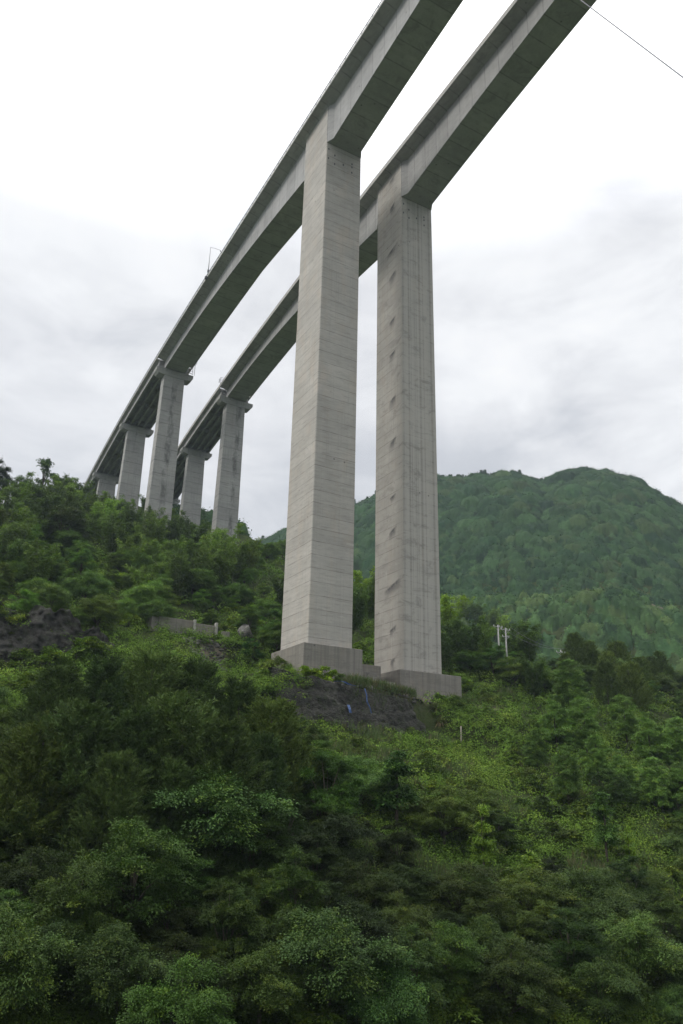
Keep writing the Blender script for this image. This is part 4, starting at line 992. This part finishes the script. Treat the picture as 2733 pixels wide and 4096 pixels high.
def r_tree(s, n, x, y, px, py, rg):
    if px > 2080 and 2700 < py < 3250: return False
    if open_slope(px, py): return rg.random() < .04
    if py < 2560 and px < 1130: return rg.random() < .8
    if 1100 < px < 2200 and py < 2950: return rg.random() < .12
    return True
def r_shrub(s, n, x, y, px, py, rg):
    if open_slope(px, py): return True
    if 1100 < px < 2300 and py < 3000: return True
    return rg.random() < .35
scatter('broadleaf_tree', 118, (3.8, 6.6), 2600, lambda s, n, x, y, px, py, rg: (py > 2750 or px > 2000) and r_tree(s, n, x, y, px, py, rg), 'leafy green tree', 'tree', 'leafy trees', .62, 21, 0, .08)
scatter('broadleaf_tree', 84, (3.6, 7.0), 3000, lambda s, n, x, y, px, py, rg: py < 2560 and px < 1180 and r_tree(s, n, x, y, px, py, rg), 'leafy tree of mixed green', 'tree', 'mixed leafy trees', .60, 22, .06, -.16)
scatter('shrub', 250, (1.2, 2.7), 5200, lambda s, n, x, y, px, py, rg: py > 2560 and r_shrub(s, n, x, y, px, py, rg), 'leafy shrub', 'shrub', 'shrubs', .62, 23, .06, -.02, 200, (1.0, 1.5))
scatter('shrub', 45, (1.6, 3.2), 1500, lambda s, n, x, y, px, py, rg: py < 2560 and px < 1180, 'light green shrub', 'shrub', 'light green shrubs', .7, 24, .12, -.2, 220, (1.0, 1.5))
scatter('grass_tuft', 70, (1.1, 2.0), 3000, lambda s, n, x, y, px, py, rg: open_slope(px, py) or (px < 260 and 2640 < py < 3200), 'tuft of long arching grass', 'grass', 'long grass tufts', .8, 25, .02, 0, 160, (.9, 1.3))
for j, (s_, n_, h_) in enumerate(((9.5, -58, 2.6), (9.2, -53, 2.2), (9.0, -47, 2.8), (8.6, -41, 2.4), (8.5, -37.5, 2.6), (8.6, -34, 2.2), (2.2, -56, 2.6), (2.0, -50, 2.0), (1.8, -45, 3.0), (1.6, -40.5, 3.2), (2.2, -37, 3.4), (2.6, -34, 3.2), (5.0, -31.5, 3.0), (6.5, -44.5, 1.5), (6.8, -51, 1.4))):
    x, y = xy(s_, n_); v_ = j % 5; k = h_ / VAR['shrub'][v_]['h']
    put('shrub', v_, x, y, k * 1.25, 'bush overhanging the top of the dark rock face' if j < 6 else 'bush growing at the foot of the dark rock face' if j < 13 else 'small bush clinging to the dark rock face', 'shrub', 'bushes on top of the rock face' if j < 6 else 'bushes below the rock face' if j < 13 else 'bushes on the rock face', (.85, .85, .8), None, k)
# plants on the bench beside the pile caps
BN = [('shrub', 1, -8.4, 18.4, 1.9, 'green bush covering the right end of the stone wall'), ('shrub', 4, -9.6, 20.8, 2.1, 'dark green bush just beyond the right end of the stone wall'), ('grass_tuft', 2, -10.8, 17.2, 1.8, 'grass tuft at the foot of the right end of the stone wall'), ('shrub', 0, -6.6, 22.6, 1.8, 'bush on the bank between the stone wall and the farther pile cap'), ('grass_tuft', 0, -6.8, 19.6, 1.5, 'dry grass tuft on the bank between the stone wall and the farther pile cap'),
      ('shrub', 1, -10.4, -3.0, 1.7, 'green bush growing out of the left part of the stone wall'), ('shrub', 3, -7.6, 9.4, 1.2, 'small green bush on top of the stone wall, right of the middle'), ('grass_tuft', 0, -10.9, 5.8, 1.0, 'short dry tuft in the middle of the stone wall face'),
      ('shrub', 3, 1.5, -4.2, 3.0, 'green bush against the left side of the nearer pile cap'), ('shrub', 1, 6.5, -4.6, 3.2, 'darker green bush behind the left side of the nearer pile cap'), ('shrub', 4, -5.2, 3.0, 1.8, 'olive bush in front of the right half of the nearer pile cap'), ('shrub', 3, -1.6, 34.2, 2.6, 'green bush at the right end of the farther pile cap'), ('shrub', 2, -5.6, 21.0, 1.7, 'low light bush below the left corner of the farther pile cap'),
      ('grass_tuft', 1, -10.6, 3.2, 1.4, 'grass tuft growing from the ledge of the stone wall, left'), ('grass_tuft', 0, -10.7, 8.6, 1.3, 'dry grass tuft growing from the ledge of the stone wall, right'), ('shrub', 3, -10.8, 11.6, 1.6, 'green bush at the foot of the stone wall near its right end'),
      ('shrub', 0, -7.2, -6.5, 2.2, 'light green bush on top of the stone wall at its left end'), ('shrub', 2, -6.3, -3.4, 2.4, 'bright yellow-green bush in front of the left corner of the nearer pile cap'), ('shrub', 2, -6.0, 0.0, 2.6, 'bright bush in front of the middle of the nearer pile cap'), ('shrub', 0, -7.0, -9.5, 2.3, 'low olive bush left of the nearer pile cap'),
      ('grass_tuft', 0, -4.6, 6.0, 2.3, 'large drooping grass tuft with dry lower blades between the pile caps'), ('shrub', 3, -5.8, 12.8, 1.6, 'small green bush on the bench left of the farther pile cap'), ('grass_tuft', 1, -6.4, 15.2, 1.6, 'small grass tuft on the bench beside the farther pile cap'),
      ('grass_tuft', 2, -5.0, 24.0, 2.6, 'big shaggy grass tuft in front of the farther pile cap, left'), ('grass_tuft', 1, -4.6, 27.0, 2.4, 'big shaggy grass tuft in front of the farther pile cap, right'), ('grass_tuft', 1, -7.6, 2.6, .9, 'tiny grass tuft hanging over the wall top by the blue tarpaulin'),
      ('grass_tuft', 0, -8.2, -5.0, 1.0, 'dry grass tuft on the wall face near its left end'), ('shrub', 1, -5.2, 9.6, 1.0, 'tiny shrub on the dirt bench between the pile caps'), ('shrub', 0, 6.0, 17.0, 1.8, 'green shrub squeezed between the two pile caps')]
for kd, v_, s, n, h, lab in BN:
    x, y = xy(s, n); k = h / VAR[kd][v_]['h']; put(kd, v_, x, y, k * 1.1, lab, 'shrub' if kd == 'shrub' else 'grass', None, (1.25, 1.2, .8) if 'bright' in lab else (1, 1, 1), None, k, .05)

# ------------------------------------------------------------------ undergrowth: one mass nobody could count
def mounds(name, P, rad, nleaf, L, cols, mat, seed, flat=.8, label='', orient=1.0):
    """P (n,3) mound feet; many leaf-sized faces over each"""
    rng = np.random.RandomState(seed); n_ = len(P)
    idx = np.repeat(np.arange(n_), nleaf); m_ = len(idx)
    o = unit(rng.normal(size=(m_, 3))); o[:, 2] = np.abs(o[:, 2])
    lump = 1 + .28 * np.sin(o[:, 0] * 5 + idx * 1.7) * np.cos(o[:, 1] * 6 + idx * .9)
    r = rad[idx] * (1.05 - rng.beta(1, 4, m_) * .5) * lump
    c = P[idx] + o * r[:, None] * np.array([1, 1, flat])
    ax = o * .6 + rng.normal(0, .55, (m_, 3)); ax[:, 2] -= .1
    nr = o * 1.2 + np.array([0, 0, .35]) + rng.normal(0, .20, (m_, 3)); ax = np.cross(nr, ax + rng.normal(0, .5, (m_, 3)))
    Ls = L[idx] * rng.uniform(.6, 1.35, m_)
    cc = cols[idx] * (1 + rng.normal(0, .09, (m_, 1)))
    V, Fq, C = leaves(c, ax, nr, Ls, Ls * rng.uniform(.5, .8, m_), np.clip(cc * (np.array([[1.05, 1.25, .95]]) if orient > 1 else np.array([[1.50, 1.88, 1.0]])), .004, 1))
    me = mesh_np(name, V, Fq, mat, C); ob = bpy.data.objects.new(name, me); col.objects.link(ob); tag(ob, label, kind='stuff'); return ob
def undergrowth():
    rng = np.random.RandomState(77); P = []; ntry = 17300
    px = rng.uniform(-440, 3180, ntry); py = rng.uniform(1800, 4290, ntry)
    for a, b in zip(px, py):
        q = march_cached(a, b)
        if q is None: continue
        # jitter so that the sampling grid does not show
        P.append((q[0] + rng.uniform(-1, 1) * .8, q[1] + rng.uniform(-1.4, 1.4)))
    P = np.array(P); d = np.hypot(P[:, 0], P[:, 1]); P = P[(d < 290)]
    s, n = sn(P[:, 0], P[:, 1])
    keep = ~((s > np.where(n > 17, -3.5, -10.4)) & (s < 13.5) & (n > -4.5) & (n < 34)); P = P[keep]
    s, n = sn(P[:, 0], P[:, 1]); keep = ~(rubble(s, n) > .4); P = P[keep]
    s, n = sn(P[:, 0], P[:, 1]); keep = ~((s > 0) & (s < 8) & (n > -66) & (n < -36) & (rng.rand(len(P)) < .8)); P = P[keep]
    d = np.hypot(P[:, 0], P[:, 1]); z = height(P[:, 0], P[:, 1])
    f = fbm(P[:, 0] / 9, P[:, 1] / 9, 3, 61); g = fbm(P[:, 0] / 3, P[:, 1] / 3, 2, 63)
    rad = np.clip(.45 + .9 * (f + .35) + rng.gamma(1.5, .32, len(P)), .4, 2.3) * (0.72 + d / 300)
    base = np.array([(.060, .084, .028), (.078, .104, .032), (.095, .110, .036), (.050, .074, .030), (.074, .086, .036)])
    k = np.clip(((f * 3.2 + g * 2.2) + 1.2 + rng.normal(0, .8, len(P))), 0, 4).astype(int)
    cols = base[k] * (1 + rng.normal(0, .20, (len(P), 1))) * np.array([[1.0, 1.0, .95]]) * (.55 + .50 * smooth(52, 82, d))[:, None]  # nearer mounds coloured darker, foreground shade put into their leaf colour
    L = np.clip(.0028 * d, .13, .5)
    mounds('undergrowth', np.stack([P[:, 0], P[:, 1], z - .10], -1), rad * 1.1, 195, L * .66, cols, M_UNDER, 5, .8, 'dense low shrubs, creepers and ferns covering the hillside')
    print('mounds', len(P))
undergrowth()
def grass_field():
    rng = np.random.RandomState(91); V = []; n0 = 3200
    P = []
    while len(P) < n0:
        a, b = rng.uniform(1100, 2800), rng.uniform(2780, 3700)
        if not open_slope(a, b): 
            if rng.rand() > .03: continue
        q = march_cached(a, b)
        if q is None: continue
        x, y = q[0] + rng.uniform(-1, 1), q[1] + rng.uniform(-1.3, 1.3)
        if fbm(np.array(x / 5), np.array(y / 5), 2, 95) < .10: continue
        P.append((x, y))
    P = np.array(P); z = height(P[:, 0], P[:, 1]); nb = 9
    idx = np.repeat(np.arange(n0), nb); m_ = len(idx)
    c = np.stack([P[idx, 0] + rng.normal(0, .22, m_), P[idx, 1] + rng.normal(0, .22, m_), z[idx] + .25 + rng.uniform(0, .5, m_)], -1)
    ax = np.stack([rng.normal(0, .35, m_), rng.normal(0, .35, m_), np.ones(m_)], -1); nr = rng.normal(size=(m_, 3))
    tone = np.where(rng.rand(n0)[:, None] < .72, np.array([[.085, .125, .045]]), np.array([[.13, .125, .06]])) * (1 + rng.normal(0, .15, (n0, 1)))
    V_, Fq, C = leaves(c, ax, nr, rng.uniform(.7, 1.4, m_), np.full(m_, .075), np.clip(tone[idx] * (1 + rng.normal(0, .12, (m_, 1))), .005, 1))
    me = mesh_np('long_grass', V_, Fq, M_GRASS, C); ob = bpy.data.objects.new('long_grass', me); col.objects.link(ob); tag(ob, 'long grass growing through the shrubs on the open slope', kind='stuff')
grass_field()
def far_forest():
    """closed canopy: a rounded crown per tree over a fine grid, roughened, with leaf tufts all over it"""
    rng = np.random.RandomState(99); n0 = 17000
    az = np.radians(rng.uniform(-13, 31, n0)); r = 288 + 372 * rng.uniform(0, 1, n0) ** .95
    x, y = r * np.sin(az), r * np.cos(az)
    f = fbm(x / 34, y / 34, 3, 81); g = fbm(x / 90, y / 90, 2, 83)
    rad = np.clip(1.5 + 2.4 * f + rng.gamma(1.8, .85, n0), 1.2, 6.0) * (.55 + .45 * smooth(385, 500, r))
    base = np.array([(.030, .062, .032), (.038, .074, .034), (.050, .090, .042), (.064, .096, .044), (.022, .046, .028)])
    kk = np.clip((f * 2.0 + g * 2.5) + 1.6 + rng.normal(0, 1.1, n0), 0, 4).astype(int)
    cols = base[kk] * (1 + rng.normal(0, .16, (n0, 1)))
    cols = cols * np.array([[.80, .90, .72]]) * (1 + .45 * (1 - smooth(372, 405, r))[:, None] * np.array([[1.1, .9, .5]]))
    cz = rad * rng.uniform(-.35, .75, n0)
    da, dr = math.radians(.075), .75
    A = np.arange(math.radians(-13), math.radians(31), da); Rr = np.arange(284, 664, dr); na, nr = len(A), len(Rr)
    Hc = np.full((nr, na), -3.0); K = np.zeros((nr, na), int)
    for i in range(n0):
        wa = 1.3 * rad[i] / r[i]; a0, a1 = max(0, int((az[i] - wa - A[0]) / da)), min(na, int((az[i] + wa - A[0]) / da) + 2)
        r0, r1 = max(0, int((r[i] - rad[i] - Rr[0]) / dr)), min(nr, int((r[i] + rad[i] - Rr[0]) / dr) + 2)
        if a0 >= a1 or r0 >= r1: continue
        d2 = ((A[None, a0:a1] - az[i]) * r[i] * .8) ** 2 + (Rr[r0:r1, None] - r[i]) ** 2
        ang = np.arctan2(Rr[r0:r1, None] - r[i], (A[None, a0:a1] - az[i]) * r[i])
        q = 1 - d2 / (rad[i] * (1 + .16 * np.sin(3 * ang + i) + .10 * np.sin(5 * ang + i * 2.3))) ** 2
        hh = np.where(q > 0, cz[i] + rad[i] * 1.0 * np.sqrt(np.maximum(q, 0)), -9)
        sub = Hc[r0:r1, a0:a1]; mk = hh > sub
        sub[mk] = hh[mk]; K[r0:r1, a0:a1][mk] = i
    AA, RR = np.meshgrid(A, Rr); X, Y = RR * np.sin(AA), RR * np.cos(AA); G = height(X, Y)
    rough = 2.6 * fbm(X / 2.8, Y / 2.8, 3, 87) + .6 * fbm(X / .9 + Hc, Y / .9, 2, 88)
    sc_ = scar(RR, AA)
    Z = G + np.where(Hc < -2, -2.0, Hc + rough); Z = np.where(sc_ > .35, G - 1.2, Z)
    C = cols[K] * (1 + .55 * fbm(X / 1.1, Y / 1.1, 2, 89)[..., None]); C = np.where((Hc < -2)[..., None], np.array([.030, .046, .024]), C)
    V = np.stack([X, Y, Z], -1)
    i = np.arange(nr - 1)[:, None] * na + np.arange(na - 1)[None]
    Fq = np.stack([i, i + na, i + 1 + na, i + 1], -1).reshape(-1, 4)
    # leaf tufts
    m_ = 260000; pi = rng.randint(0, nr * na, m_); ok = (sc_.ravel()[pi] < .3) & (Hc.ravel()[pi] > -2); pi = pi[ok]; m_ = len(pi)
    gz, ga = np.gradient(Z, dr, axis=0), np.gradient(Z, axis=1) / (RR * da)
    nrm = unit(np.stack([-gz * np.sin(AA) - ga * np.cos(AA), -gz * np.cos(AA) + ga * np.sin(AA), np.ones_like(Z)], -1)).reshape(-1, 3)[pi]
    c = V.reshape(-1, 3)[pi] + rng.normal(0, .3, (m_, 3)) + nrm * rng.gamma(1.2, .35, (m_, 1))
    nr_ = nrm + rng.normal(0, .18, (m_, 3)); Ls = rng.uniform(.6, 1.25, m_)
    V2, F2, C2 = leaves(c, np.cross(nr_, rng.normal(size=(m_, 3))), nr_, Ls, Ls * .7, C.reshape(-1, 3)[pi] * (1.05 + rng.normal(0, .14, (m_, 1))))
    me = mesh_np('far_forest', np.concatenate([V.reshape(-1, 3), V2]), np.concatenate([Fq, F2 + nr * na]), M_FAR, np.clip(np.concatenate([C.reshape(-1, 3), C2]), .004, 1))
    ob = bpy.data.objects.new('far_forest', me); col.objects.link(ob); tag(ob, 'distant wooded mountainside across the valley', kind='stuff')
    # spiky conifers along the far ridge
    P = []
    for i in range(285):
        a = math.radians(rng.uniform(-9, 16.3)); rs_ = np.arange(560, 670, 2.); rr = rs_[np.argmax(height(rs_ * math.sin(a), rs_ * math.cos(a)) / rs_)] + rng.uniform(-8, 2); P.append((rr * math.sin(a), rr * math.cos(a)))
    return P
RP = far_forest()
rg = random.Random(3)
for i, (x, y) in enumerate(RP):
    h = rg.uniform(4.0, 7.5) if i % 30 else 10
    put('conifer', 0, x, y, h / 9 * (1.0 if i % 17 else .45), 'small dark conifer standing on the far ridge line' , 'tree', 'conifers on the far ridge', (.9, .95, 1.0), None, h / 9, -.8, rg)
# ------------------------------------------------------------------ haze over the whole valley
def haze():
    mt, b, out = new_mat('valley_haze')
    vp = b.n('ShaderNodeVolumePrincipled'); vp.inputs['Color'].default_value = (0.72, 0.86, 1.0, 1); vp.inputs['Density'].default_value = 0.00016
    vp.inputs['Anisotropy'].default_value = 0.2; b.l(vp.outputs[0], out.inputs['Volume'])
    mb = MB(); mb.box((-2700, -2700, -60), (2700, 2700, 320)); o = mb.build('haze', mt); tag(o, kind='stuff')
haze()
